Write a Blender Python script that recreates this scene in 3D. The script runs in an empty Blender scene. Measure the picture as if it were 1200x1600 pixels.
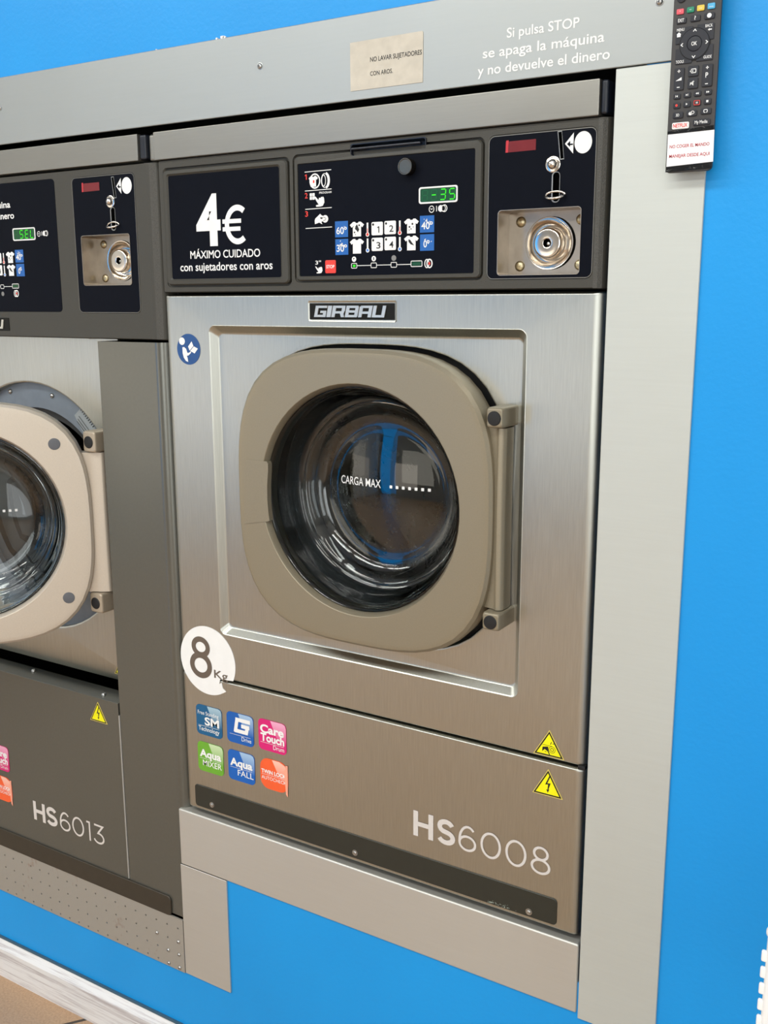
import bpy, bmesh, math, random
from mathutils import Matrix, Vector
random.seed(7)
S = bpy.context.scene
COL = S.collection
PI = math.pi

# ------------------------------------------------------------------ camera
cam_data = bpy.data.cameras.new('camera')
cam_data.sensor_width = 36.0
cam_data.lens = 35.55
cam_data.clip_start = 0.02
cam = bpy.data.objects.new('camera', cam_data)
COL.objects.link(cam)
right = Vector((0.85090878, 0.5253022, -0.00344167))
down = Vector((0.10468577, -0.17598781, -0.97881008))
fwd = Vector((-0.51477678, 0.8325178, -0.20474124))
cm = Matrix((right, -down, -fwd)).transposed().to_4x4()
cm.translation = Vector((0.75, -1.14, 1.345))
cam.matrix_world = cm
S.camera = cam

# ------------------------------------------------------------------ light and exposure
S.view_settings.view_transform = 'Standard'
S.view_settings.look = 'None'
S.view_settings.gamma = 1.0
S.view_settings.use_curve_mapping = False
S.view_settings.exposure = 0.0
S.cycles.caustics_reflective = False
S.cycles.caustics_refractive = False
world = bpy.data.worlds.new('world')
S.world = world
world.use_nodes = True
bg = world.node_tree.nodes['Background']
bg.inputs[0].default_value = (0.80, 0.90, 1.0, 1)
bg.inputs[1].default_value = 1.0


def area(name, loc, rot, sx, sy, power, color=(1, 1, 1)):
    l = bpy.data.lights.new(name, 'AREA')
    l.shape = 'RECTANGLE'
    l.size, l.size_y, l.energy, l.color = sx, sy, power, color
    o = bpy.data.objects.new(name, l)
    COL.objects.link(o)
    o.location, o.rotation_euler = loc, rot
    return o


# daylight through the shop window opposite, an added unseen light at the right wall, ceiling lamps
area('shop_window_daylight', (1.65, -4.58, 1.35), (PI / 2, 0, 0), 1.5, 2.0, 30, (0.985, 1.0, 0.965))
area('added_right_light', (2.58, -2.4, 1.2), (0, PI / 2, 0), 2.1, 0.8, 14, (0.985, 1.0, 0.965))
for lx in (-2.0, -0.6, 0.8):
    for ly in (-1.5, -3.1):
        area('ceiling_lamp', (lx, ly, 2.72), (0, 0, 0), 1.2, 0.3, 19, (0.985, 1.0, 0.94))


# ------------------------------------------------------------------ materials
def lin(c):
    return tuple(((v / 255) / 12.92 if v / 255 <= 0.04045 else ((v / 255 + 0.055) / 1.055) ** 2.4) for v in c)


def base_mat(name, col, rough=0.5, metal=0.0, **kw):
    m = bpy.data.materials.new(name)
    m.use_nodes = True
    b = m.node_tree.nodes['Principled BSDF']
    b.inputs['Base Color'].default_value = (*lin(col), 1)
    b.inputs['Roughness'].default_value = rough
    b.inputs['Metallic'].default_value = metal
    for k, v in kw.items():
        b.inputs[k].default_value = v
    return m, b, m.node_tree.nodes, m.node_tree.links


def noise(N, L, scale, stretch=(1, 1, 1), detail=3.0, rough=0.5):
    g = N.new('ShaderNodeNewGeometry')
    mp = N.new('ShaderNodeMapping')
    mp.inputs['Scale'].default_value = stretch
    t = N.new('ShaderNodeTexNoise')
    t.inputs['Scale'].default_value = scale
    t.inputs['Detail'].default_value = detail
    t.inputs['Roughness'].default_value = rough
    L.new(g.outputs['Position'], mp.inputs['Vector'])
    L.new(mp.outputs[0], t.inputs['Vector'])
    return t.outputs['Fac']


def ramp(N, L, src, p0, c0, p1, c1):
    r = N.new('ShaderNodeValToRGB')
    r.color_ramp.elements[0].position, r.color_ramp.elements[0].color = p0, (*c0, 1)
    r.color_ramp.elements[1].position, r.color_ramp.elements[1].color = p1, (*c1, 1)
    L.new(src, r.inputs['Fac'])
    return r.outputs['Color']


def maprange(N, L, src, a, b, c, d):
    r = N.new('ShaderNodeMapRange')
    for i, v in zip(('From Min', 'From Max', 'To Min', 'To Max'), (a, b, c, d)):
        r.inputs[i].default_value = v
    L.new(src, r.inputs['Value'])
    return r.outputs['Result']


def bump(N, L, b, src, strength, dist):
    n = N.new('ShaderNodeBump')
    n.inputs['Strength'].default_value = strength
    n.inputs['Distance'].default_value = dist
    L.new(src, n.inputs['Height'])
    L.new(n.outputs[0], b.inputs['Normal'])


def mix_col(col, d):
    return tuple(max(0, min(1, v * d)) for v in lin(col))


def plain(name, col, rough=0.5, metal=0.0, var=0.06, scale=60, bmp=0.0, **kw):
    """solid colour with a faint uneven tone so that no surface is perfectly flat"""
    m, b, N, L = base_mat(name, col, rough, metal, **kw)
    f = noise(N, L, scale)
    L.new(ramp(N, L, f, 0.3, mix_col(col, 1 - var), 0.7, mix_col(col, 1 + var)), b.inputs['Base Color'])
    if bmp:
        bump(N, L, b, f, 0.4, bmp)
    return m


def brushed(name, col, rough, aniso, stretch, var=0.06, rvar=0.08, metal=1.0, spread=(0, 0, 1)):
    m, b, N, L = base_mat(name, col, rough, metal, Anisotropic=aniso)
    f = noise(N, L, 1.0, stretch, 4.0, 0.65)
    L.new(ramp(N, L, f, 0.25, mix_col(col, 1 - var), 0.75, mix_col(col, 1 + var)), b.inputs['Base Color'])
    f2 = noise(N, L, 3.0, (1, 1, 1), 4.0, 0.6)
    mx = N.new('ShaderNodeMath')
    mx.operation = 'ADD'
    L.new(maprange(N, L, f, 0.2, 0.8, rough - rvar, rough + rvar), mx.inputs[0])
    L.new(maprange(N, L, f2, 0.3, 0.7, -0.04, 0.04), mx.inputs[1])
    L.new(mx.outputs[0], b.inputs['Roughness'])
    t = N.new('ShaderNodeCombineXYZ')
    for i in range(3):
        t.inputs[i].default_value = spread[i]
    L.new(t.outputs[0], b.inputs['Tangent'])
    return m


M = {}
M['steel'] = brushed('brushed_stainless_steel', (193, 193, 185), 0.36, 0.75, (700, 700, 22), 0.10, 0.05, 1.0, (1, 0, 0))
M['trim'] = brushed('satin_aluminium', (203, 207, 203), 0.46, 0.2, (10, 300, 300), 0.02, 0.03, 0.40)
M['fascia'] = brushed('satin_aluminium_fascia', (170, 174, 174), 0.42, 0.3, (10, 300, 300), 0.02, 0.03, 0.65)
M['apron'] = brushed('satin_aluminium_apron', (208, 206, 200), 0.45, 0.2, (10, 300, 300), 0.02, 0.03, 0.65)
M['lip'] = brushed('grey_satin_metal', (150, 148, 142), 0.40, 0.3, (12, 400, 400), 0.04, 0.04, 0.85)
M['skin'] = plain('silver_grey_coated_sheet', (111, 111, 105), 0.26, 0.6, 0.03, 200)
M['skin_joint'] = plain('pale_cut_edge', (190, 195, 196), 0.35, 0.7)
M['console'] = plain('charcoal_moulded_plastic', (62, 60, 54), 0.5, 0.0, 0.08, 700, 0.0006)
M['console_rib'] = plain('grained_dark_plastic', (70, 68, 63), 0.42, 0.0, 0.3, 900, 0.002)
M['navy'] = plain('navy_black_film', (14, 17, 26), 0.42, 0.0, 0.05, **{'Specular IOR Level': 0.06})
M['cap'] = plain('navy_end_cap', (30, 34, 44), 0.28)
M['taupe'] = plain('taupe_metallic_plastic', (146, 136, 116), 0.36, 0.35, 0.03, 500)
M['mid_taupe'] = plain('mid_taupe_metallic_plastic', (178, 164, 145), 0.36, 0.3, 0.03, 500)
M['pale_taupe'] = plain('pale_taupe_metallic_plastic', (202, 190, 175), 0.38, 0.25, 0.03, 500)
M['black'] = plain('black_rubber', (22, 22, 23), 0.55)
M['void'] = plain('dark_interior', (5, 5, 5), 0.9, **{'Specular IOR Level': 0.0})
M['gasket'] = plain('grey_rubber_bellows', (52, 56, 60), 0.5)
M['flange'] = plain('bounce_tinted_flange', (120, 130, 142), 0.42, 0.3)  # bluish bounce light off the door is put into this colour
M['drum'] = brushed('drum_stainless', (92, 90, 88), 0.28, 0.0, (30, 30, 30))
M['chrome'] = plain('bright_pressed_steel', (222, 214, 204), 0.16, 1.0, 0.04, 40)
M['pocket'] = plain('worn_pressed_steel', (176, 167, 156), 0.34, 1.0, 0.10, 50)
M['rivet'] = plain('dull_brass_rivet', (186, 172, 140), 0.32, 1.0)
M['screw'] = plain('zinc_screw', (190, 190, 188), 0.3, 1.0)
M['white'] = plain('white_print', (240, 240, 240), 0.5, 0, 0.02)
M['offwhite'] = plain('pale_grey_print', (214, 208, 204), 0.45, 0, 0.02)
M['ink'] = plain('black_print', (20, 20, 20), 0.5)
M['red'] = plain('red_print', (232, 62, 52), 0.45)
M['crimson'] = plain('crimson_print', (186, 30, 50), 0.6)
M['window_red'] = plain('dark_red_window', (118, 34, 40), 0.25)
M['window_red_edge'] = plain('bright_red_window_edge', (196, 52, 62), 0.3)
M['blue_tag'] = plain('blue_tag_film', (28, 98, 178), 0.4)
M['safety_blue'] = plain('safety_blue_film', (30, 78, 138), 0.4)
M['grey'] = plain('mid_grey_print', (128, 128, 128), 0.5)
M['wet_blue'] = plain('light_blue_print', (92, 146, 226), 0.5)
M['yellow'] = plain('warning_yellow_film', (246, 240, 8), 0.45)
M['cream'] = plain('faded_yellow_edge', (238, 216, 110), 0.5)
M['kick'] = plain('dark_olive_coated_strip', (50, 50, 43), 0.42, 0.2)
M['kick_brown'] = plain('dark_brown_coated_strip', (62, 56, 47), 0.42, 0.2)
M['label'] = plain('white_paper', (243, 243, 246), 0.7, 0, 0.015)
M['card'] = plain('beige_card', (204, 197, 184), 0.85, 0, 0.06, 90)
M['remote'] = plain('charcoal_remote_plastic', (58, 56, 57), 0.45, 0, 0.03)
M['key'] = plain('blue_black_rubber_key', (30, 32, 42), 0.5, 0, 0.03)
M['tape'] = plain('clear_tape_over_black', (24, 26, 29), 0.12, 0, 0.2, 120, 0.003)
M['rack'] = plain('white_powder_coat', (240, 240, 240), 0.4, 0, 0.02)
M['silver_letter'] = plain('silver_moulded_letter', (206, 204, 196), 0.3, 0.6)
M['badge'] = plain('black_badge', (22, 22, 18), 0.45, **{'Specular IOR Level': 0.2})

for n, c in dict(teal=(14, 92, 138), blue=(14, 92, 178), magenta=(216, 32, 118), green=(108, 170, 52),
                 royal=(12, 96, 186), orange=(244, 98, 52), key_red=(226, 92, 106), key_green=(28, 134, 104),
                 key_yellow=(232, 200, 76), key_blue=(78, 176, 224)).items():
    M[n] = plain(n + '_film', c, 0.35, 0, 0.03)
    M[n + '_light'] = plain('pale_' + n + '_film', tuple(int(v + (255 - v) * 0.45) for v in c), 0.35, 0, 0.03)


def emis(name, col, strength):
    m, b, N, L = base_mat(name, (10, 20, 10), 0.3)
    b.inputs['Emission Color'].default_value = (*lin(col), 1)
    b.inputs['Emission Strength'].default_value = strength
    return m


M['led'] = emis('lit_green_segment', (60, 255, 20), 1.1)
M['led_back'] = emis('green_display_backing', (0, 96, 48), 0.6)
M['led_dim'] = emis('unlit_green_segment', (10, 128, 64), 0.6)

m, b, N, L = base_mat('clear_glass', (255, 255, 255), 0.0)
b.inputs['Transmission Weight'].default_value = 1.0
b.inputs['IOR'].default_value = 1.5
b.inputs['Base Color'].default_value = (0.90, 0.96, 0.96, 1)
M['glass'] = m

# blue emulsion wall: roller texture
m, b, N, L = base_mat('blue_wall_paint', (50, 152, 226), 0.42)
f = noise(N, L, 140, (1, 1, 1), 3)
f2 = noise(N, L, 3.0, (1, 1, 0.6), 3)
L.new(ramp(N, L, f2, 0.3, mix_col((6, 149, 228), 0.98), 0.7, mix_col((8, 154, 233), 1.03)), b.inputs['Base Color'])
bump(N, L, b, f, 0.25, 0.0012)
M['wall'] = m
M['ceiling'] = plain('white_ceiling_paint', (236, 234, 228), 0.8)
M['shopfront'] = plain('grey_shopfront_paint', (150, 147, 142), 0.6)
M['pale_wall'] = plain('pale_wall_paint', (206, 204, 198), 0.7)

# floor tiles laid at an angle to the wall
m, b, N, L = base_mat('tan_floor_tile', (196, 160, 128), 0.32)
g = N.new('ShaderNodeNewGeometry')
mp = N.new('ShaderNodeMapping')
mp.inputs['Rotation'].default_value = (0, 0, math.radians(-53))
mp.inputs['Location'].default_value = (0.02, 0.176, 0)
br = N.new('ShaderNodeTexBrick')
br.offset = 0.0
br.inputs['Scale'].default_value = 1.0
br.inputs['Brick Width'].default_value = 0.33
br.inputs['Row Height'].default_value = 0.33
br.inputs['Mortar Size'].default_value = 0.0035
br.inputs['Mortar Smooth'].default_value = 0.1
br.inputs['Color1'].default_value = (*lin((190, 156, 124)), 1)
br.inputs['Color2'].default_value = (*lin((182, 150, 121)), 1)
br.inputs['Mortar'].default_value = (*lin((62, 56, 50)), 1)
L.new(g.outputs['Position'], mp.inputs['Vector'])
L.new(mp.outputs[0], br.inputs['Vector'])
sp = ramp(N, L, noise(N, L, 260, (1, 1, 1), 2), 0.35, (0.82, 0.80, 0.78), 0.65, (1.0, 1.0, 1.0))
mm = N.new('ShaderNodeMix')
mm.data_type = 'RGBA'
mm.blend_type = 'MULTIPLY'
mm.inputs['Factor'].default_value = 1.0
L.new(br.outputs['Color'], mm.inputs[6])
L.new(sp, mm.inputs[7])
L.new(mm.outputs[2], b.inputs['Base Color'])
M['tile'] = m

# white worn wood-grain skirting
m, b, N, L = base_mat('white_worn_skirting', (228, 226, 226), 0.55)
f = noise(N, L, 1.0, (5, 120, 150), 5, 0.7)
L.new(ramp(N, L, f, 0.33, lin((178, 170, 172)), 0.52, lin((230, 229, 230))), b.inputs['Base Color'])
M['skirting'] = m

# perforated sheet with rust
m, b, N, L = base_mat('rust_spotted_galvanised_sheet', (150, 144, 136), 0.5, 0.3)
f = noise(N, L, 11.0, (1.5, 1, 1), 6, 0.7)
c0 = ramp(N, L, f, 0.60, lin((166, 161, 153)), 0.74, lin((122, 78, 44)))
L.new(c0, b.inputs['Base Color'])
L.new(maprange(N, L, f, 0.6, 0.72, 0.3, 0.0), b.inputs['Metallic'])
M['perf'] = m


# ------------------------------------------------------------------ mesh tools
class MB:
    def __init__(self):
        self.v, self.f, self.k = [], [], 0

    def layer(self, y):
        """overlapping ink lies in thin successive layers"""
        self.k += 1
        return y - (self.k % 8) * 2e-5

    def add(self, verts, faces):
        o = len(self.v)
        self.v += [tuple(p) for p in verts]
        self.f += [tuple(i + o for i in fc) for fc in faces]
        return self

    def poly(self, pts, y):
        y = self.layer(y)
        return self.add([(x, y, z) for x, z in pts], [tuple(range(len(pts)))])

    def box(self, x0, x1, y0, y1, z0, z1, bev=0.0, seg=2):
        bm = bmesh.new()
        bmesh.ops.create_cube(bm, size=1)
        for vv in bm.verts:
            vv.co = Vector(((x0 + x1) / 2 + vv.co.x * (x1 - x0), (y0 + y1) / 2 + vv.co.y * (y1 - y0), (z0 + z1) / 2 + vv.co.z * (z1 - z0)))
        if bev:
            bmesh.ops.bevel(bm, geom=bm.edges[:], offset=bev, segments=seg, profile=0.5, affect='EDGES')
        bm.verts.index_update()
        self.add([vv.co[:] for vv in bm.verts], [[vv.index for vv in fc.verts] for fc in bm.faces])
        bm.free()
        return self

    def loft(self, loops, cap0=False, cap1=False):
        n = len(loops[0])
        vs = [p for lp in loops for p in lp]
        fs = []
        for i in range(len(loops) - 1):
            for j in range(n):
                k = (j + 1) % n
                fs.append((i * n + j, i * n + k, (i + 1) * n + k, (i + 1) * n + j))
        if cap0:
            fs.append(tuple(range(n))[::-1])
        if cap1:
            fs.append(tuple((len(loops) - 1) * n + j for j in range(n)))
        return self.add(vs, fs)

    def lathe(self, prof, cx, cz, n=64, cap0=False, cap1=False):
        """profile of (radius, y) turned about the y axis through (cx, cz)"""
        loops = [[(cx + r * math.cos(2 * PI * j / n), y, cz + r * math.sin(2 * PI * j / n)) for j in range(n)] for r, y in prof]
        return self.loft(loops, cap0, cap1)

    def ribbon(self, pts, w, y, closed=False, caps=True):
        """flat stroke of width w through 2D points"""
        P = [Vector(p) for p in pts]
        n = len(P)
        Lf, Rt = [], []
        for i in range(n):
            a = P[(i - 1) % n] if (closed or i > 0) else None
            c = P[(i + 1) % n] if (closed or i < n - 1) else None
            d1 = (P[i] - a).normalized() if a is not None else (c - P[i]).normalized()
            d2 = (c - P[i]).normalized() if c is not None else d1
            t = (d1 + d2)
            t = t.normalized() if t.length > 1e-6 else d1
            nn = Vector((-t.y, t.x))
            k = max(0.35, nn.dot(Vector((-d1.y, d1.x))))
            Lf.append(P[i] + nn * (w / 2 / k))
            Rt.append(P[i] - nn * (w / 2 / k))
        y = self.layer(y)
        vs = [(p.x, y, p.y) for p in Rt] + [(p.x, y, p.y) for p in Lf]
        fs = [(i, (i + 1) % n, n + (i + 1) % n, n + i) for i in range(n if closed else n - 1)]
        return self.add(vs, fs)

    def tube(self, pts, r, n=10):
        P = [Vector(p) for p in pts]
        loops = []
        for i, p in enumerate(P):
            d = (P[min(i + 1, len(P) - 1)] - P[max(i - 1, 0)]).normalized()
            u = d.cross(Vector((0.31, 0.72, 0.61))).normalized()
            w = d.cross(u)
            loops.append([p + (u * math.cos(2 * PI * k / n) + w * math.sin(2 * PI * k / n)) * r for k in range(n)])
        return self.loft(loops, True, True)

    def disc(self, cx, cz, rx, rz, y, n=32):
        return self.poly([(cx + rx * math.cos(2 * PI * j / n), cz + rz * math.sin(2 * PI * j / n)) for j in range(n)], y)

    def ring(self, cx, cz, rx, rz, w, y, n=36, a0=0, a1=360):
        full = abs(a1 - a0) >= 360
        k = n if full else n + 1
        A = [math.radians(a0 + (a1 - a0) * j / n) for j in range(k)]
        return self.ribbon([(cx + rx * math.cos(t), cz + rz * math.sin(t)) for t in A], w, y, full)

    def fill(self, loops, y):
        v, f = fill2d(loops)
        return self.add([(x, y, z) for x, z in v], f)

    def plate(self, loops, y0, y1):
        v, f = fill2d(loops)
        self.add([(x, y0, z) for x, z in v], f)
        self.add([(x, y1, z) for x, z in v], [fc[::-1] for fc in f])
        for lp in loops:
            n = len(lp)
            self.add([(x, y0, z) for x, z in lp] + [(x, y1, z) for x, z in lp],
                     [(i, n + i, n + (i + 1) % n, (i + 1) % n) for i in range(n)])
        return self

    def text(self, body, x0, x1, zb, cap, y, bold=0.0, shear=0.0, warp=None):
        v, f = glyphs(body, bold, shear)
        lo, hi = min(p[0] for p in v), max(p[0] for p in v)
        sx = (x1 - x0) / (hi - lo)
        sz = cap / CAP
        pts = [(x0 + (p[0] - lo) * sx, y, zb + p[1] * sz) for p in v]
        if warp:
            pts = [(p[0], warp(p[0], p[2]), p[2]) for p in pts]
        return self.add(pts, f)

    def shift(self, dx=0, dy=0, dz=0):
        self.v = [(x + dx, y + dy, z + dz) for x, y, z in self.v]
        return self


def curve_mesh(cu):
    o = bpy.data.objects.new('tmp', cu)
    me = bpy.data.meshes.new_from_object(o)
    bpy.data.objects.remove(o)
    bpy.data.curves.remove(cu)
    v = [(p.co.x, p.co.y) for p in me.vertices]
    f = [tuple(p.vertices) for p in me.polygons]
    f = [fc if area2([v[i] for i in fc]) > 0 else fc[::-1] for fc in f]
    bpy.data.meshes.remove(me)
    return v, f


def area2(p):
    return sum(p[i][0] * p[(i + 1) % len(p)][1] - p[(i + 1) % len(p)][0] * p[i][1] for i in range(len(p)))


def fill2d(loops):
    cu = bpy.data.curves.new('tmp', 'CURVE')
    cu.dimensions = '2D'
    cu.fill_mode = 'FRONT'
    for lp in loops:
        s = cu.splines.new('POLY')
        s.points.add(len(lp) - 1)
        for p, (x, z) in zip(s.points, lp):
            p.co = (x, z, 0, 1)
        s.use_cyclic_u = True
    return curve_mesh(cu)


def glyphs(body, bold=0.0, shear=0.0):
    cu = bpy.data.curves.new('tmp', 'FONT')
    cu.body = body
    cu.offset = bold
    cu.shear = shear
    cu.resolution_u = 4
    return curve_mesh(cu)


_v, _f = glyphs('H')
CAP = max(p[1] for p in _v)


def obj(name, mb, mat, parent=None, sharp=35, smooth=True, mat2=None):
    me = bpy.data.meshes.new(name)
    me.from_pydata(mb.v, [], mb.f)
    if sharp is not None:
        bm = bmesh.new()
        bm.from_mesh(me)
        bmesh.ops.remove_doubles(bm, verts=bm.verts, dist=1e-6)
        bmesh.ops.recalc_face_normals(bm, faces=bm.faces)
        bm.to_mesh(me)
        bm.free()
        me.polygons.foreach_set('use_smooth', [True] * len(me.polygons))
        me.set_sharp_from_angle(angle=math.radians(sharp))
    wn = sharp is not None and mat != 'glass'
    me.materials.append(M[mat] if isinstance(mat, str) else mat)
    o = bpy.data.objects.new(name, me)
    COL.objects.link(o)
    if wn:
        md = o.modifiers.new('weighted_normal', 'WEIGHTED_NORMAL')
        md.keep_sharp = True
    if parent is not None:
        o.parent = parent
        if parent.type == 'EMPTY':
            o.location = -parent.location
    return o


def ink(name, mb, mat, parent):
    """flat print: faces keep the way they were drawn, towards the viewer's side of the wall"""
    return obj(name, mb, mat, parent, sharp=None)


def thing(name, label, cat, loc, group=None):
    o = bpy.data.objects.new(name, None)
    o.empty_display_size = 0.05
    COL.objects.link(o)
    o.location = loc
    o['label'], o['category'] = label, cat
    if group:
        o['group'] = group
    return o


def struct(name, mb, mat, parent=None, sharp=35):
    o = obj(name, mb, mat, parent, sharp)
    o['kind'] = 'structure'
    return o


def boolean(o, cutters):
    o.modifiers.clear()
    for c in cutters:
        co = obj('cutter', c, 'void')
        md = o.modifiers.new('cut', 'BOOLEAN')
        md.operation, md.object, md.solver = 'DIFFERENCE', co, 'EXACT'
        dg = bpy.context.evaluated_depsgraph_get()
        me = bpy.data.meshes.new_from_object(o.evaluated_get(dg))
        o.modifiers.clear()
        old = o.data
        o.data = me
        bpy.data.meshes.remove(old)
        bpy.data.objects.remove(co)
    o.data.polygons.foreach_set('use_smooth', [True] * len(o.data.polygons))
    o.data.set_sharp_from_angle(angle=math.radians(30))
    while len(o.data.materials) > 1:
        o.data.materials.pop()
    md = o.modifiers.new('weighted_normal', 'WEIGHTED_NORMAL')
    md.keep_sharp = True
    return o


def rr(x0, x1, z0, z1, r, n=5):
    """rounded rectangle, counter-clockwise seen from the room"""
    out = []
    for k, (cx, cz) in enumerate(((x1 - r, z1 - r), (x0 + r, z1 - r), (x0 + r, z0 + r), (x1 - r, z0 + r))):
        for i in range(n + 1):
            t = math.radians(90 * k + 90 * i / n)
            out.append((cx + r * math.cos(t), cz + r * math.sin(t)))
    return out


def circ(cx, cz, r, n=5):
    """circle with the point count and corner order of rr(..., n)"""
    return [(cx + r * math.cos(math.radians(90 * k + 90 * (i + .5) / (n + 1))), cz + r * math.sin(math.radians(90 * k + 90 * (i + .5) / (n + 1))))
            for k in range(4) for i in range(n + 1)]


def sup(cx, cz, a, e=3.1, n=5, b=None):
    b = b or a
    out = []
    for k in range(4):
        for i in range(n + 1):
            t = math.radians(90 * k + 90 * (i + .5) / (n + 1))
            c, s = math.cos(t), math.sin(t)
            q = (abs(c) ** e + abs(s) ** e) ** (-1 / e)
            out.append((cx + a * q * c, cz + b * q * s))
    return out


def at(loop, y):
    return [(x, y, z) for x, z in loop]


# ------------------------------------------------------------------ the room
FZ = 0.015
struct('floor', MB().box(-3.2, 2.6, -4.6, 1.2, FZ - 0.1, FZ), 'tile')
struct('ceiling', MB().box(-3.2, 2.6, -4.6, 1.2, 2.8, 2.9), 'ceiling')
# blue partition the machines are set into, with the dark service space behind it
struct('wall_middle', MB().plate([[(-3.2, 0), (2.6, 0), (2.6, 2.8), (-3.2, 2.8)],
                                 [(-1.16, 0.25), (-1.16, 1.65), (0.38, 1.65), (0.38, 0.46), (-0.30, 0.46), (-0.30, 0.25)]], 0.0, 0.06), 'wall')
struct('wall_back', MB().box(-3.2, 2.6, 1.2, 1.3, 0, 2.8), 'shopfront')
wl_ = struct('wall_left', MB().plate([[(-4.6, 0), (1.2, 0), (1.2, 2.8), (-4.6, 2.8)],
                                      [(-3.9, 0.42), (-3.9, 1.32), (-1.5, 1.32), (-1.5, 0.42)]], 0, 0.1), 'pale_wall')
for vv in wl_.data.vertices:
    vv.co = (-3.2 - vv.co.y, vv.co.x, vv.co.z)
wr = struct('wall_right', MB().plate([[(-4.6, 0), (1.2, 0), (1.2, 2.8), (-4.6, 2.8)],
                                     [(-2.85, 0.1), (-2.85, 2.3), (-1.95, 2.3), (-1.95, 0.1)]], 0, 0.1), 'pale_wall')
for vv in wr.data.vertices:
    vv.co = (2.6 + vv.co.y, vv.co.x, vv.co.z)
struct('wall_front', MB().plate([[(-3.2, 0), (2.6, 0), (2.6, 2.8), (-3.2, 2.8)],
                                [(0.9, 0.3), (0.9, 2.4), (2.4, 2.4), (2.4, 0.3)], [(-3.1, 0.05), (-3.1, 2.3), (-2.45, 2.3), (-2.45, 0.05)], [(-2.25, 0.42), (-2.25, 1.32), (-1.15, 1.32), (-1.15, 0.42)]], -4.7, -4.6), 'shopfront')

# added glowing panes, unseen: bright bands on the steel, blue stripe in the glass
struct('added_glow_pane_1', MB().box(-2.25, -1.15, -4.69, -4.67, 0.42, 1.32), emis('added_warm_glow', (255, 243, 226), 2.5))
struct('added_glow_pane_2', MB().box(-3.29, -3.27, -3.9, -1.5, 0.42, 1.32), emis('added_warm_side_glow', (255, 244, 228), 1.5))
struct('added_glow_pane_3', MB().box(-3.1, -2.45, -4.69, -4.67, 0.05, 2.3), emis('added_blue_glow', (0, 150, 235), 3.2))

# skirting board with a bevelled capping
prof = [(0.0, FZ), (-0.0125, FZ), (-0.0125, 0.078), (-0.0105, 0.0815), (-0.001, 0.0935), (0.0, 0.0935)]
mb = MB()
mb.loft([[(x, y, z) for y, z in prof] for x in (-3.2, 2.6)], True, True)
struct('baseboard_back', mb, 'skirting', None, 20)
mb = MB()
mb.box(-3.2, 2.6, -0.0035, 0.0, 0.0935, 0.0985)
struct('trim_5', mb, plain('dark_blue_grey_sealant', (58, 92, 112), 0.5))

# aluminium surround fixed to the wall around the machines
TY = -0.003
struct('trim_1', MB().box(0.3466, 0.4500, TY, 0.001, 0.409, 1.5915, 0.0007, 1), 'trim')
struct('trim_2', MB().box(-0.3590, 0.3442, TY, 0.030, 0.4150, 0.5170, 0.0028, 3), 'apron')
struct('trim_3', MB().box(-0.3600, -0.2595, TY, 0.002, 0.2065, 0.4146, 0.0005, 1), 'apron')

# ------------------------------------------------------------------ header panel over the machines
hp = thing('header_panel', 'long aluminium fascia strip with white lettering above both washing machines', 'panel', (-0.4, -0.003, 1.593))
obj('sheet', MB().box(-1.25, 0.4520, TY, 0.001, 1.5928, 1.6935, 0.0008, 1), 'fascia', hp)
mb = MB()
mb.text('Si pulsa STOP', 0.2151, 0.3029, 1.6398, 0.0102, TY - 0.0003, 0.012)
mb.text('se apaga la máquina', 0.1848, 0.3324, 1.6212, 0.0105, TY - 0.0003, 0.012)
mb.text('y no devuelve el dinero', 0.1785, 0.3392, 1.6029, 0.0105, TY - 0.0003, 0.012)
ink('lettering', mb, 'white', hp)


def dome_screw(name, x, z, r, y, parent, mat='screw'):
    mb = MB()
    mb.lathe([(r * 1.25, y), (r * 1.2, y - 0.0004), (r, y - 0.0005), (r * .95, y - r * .35), (r * .7, y - r * .62), (r * .35, y - r * .75), (0.0001, y - r * .78)], x, z, 20)
    s = obj(name, mb, mat, parent, 50)
    mk = MB()
    mk.ribbon([(x - r * .4, z - r * .1), (x + r * .4, z + r * .1)], r * .18, y - r * .80)
    mk.ribbon([(x - r * .1, z + r * .4), (x + r * .1, z - r * .4)], r * .18, y - r * .80)
    if parent.type == 'EMPTY':
        ink('cross_slot', mk, 'black', s)
    return s


for x, z in ((-0.672, 1.6485), (-0.1444, 1.6505), (0.3915, 1.6530)):
    dome_screw('screw', x, z, 0.0038, TY, hp)
mb = MB()
for cx, cz, r in ((-0.2182, 1.6940, .0022), (-0.2085, 1.6946, .0034), (-0.2045, 1.6943, .0026), (-0.330, 1.6938, .001)):
    pts = [(cx + r * random.uniform(.7, 1.3) * math.cos(t * PI / 4), cz + 0.7 * r * random.uniform(.7, 1.3) * math.sin(t * PI / 4)) for t in range(8)]
    obj('paint_flake', MB().plate([pts], TY + 0.0002, 0.0), 'white', hp)

# card notice stuck on the header
nt = thing('paper_notice', 'beige card notice about bras stuck on the aluminium fascia above the right washing machine', 'notice', (0.052, -0.0035, 1.604))
obj('card', MB().plate([[(-0.0002, 1.6040), (0.1046, 1.6038), (0.1050, 1.6601), (0.1036, 1.6617), (-0.0004, 1.6611)]], TY - 0.0006, TY), 'card', nt)
mb = MB()
mb.text('NO LAVAR SUJETADORES', 0.0295, 0.1033, 1.6354, 0.0053, TY - 0.0008, 0.010)
mb.text('CON AROS.', 0.0294, 0.0622, 1.6191, 0.0050, TY - 0.0008, 0.010)
ink('lettering', mb, 'ink', nt)

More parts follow.
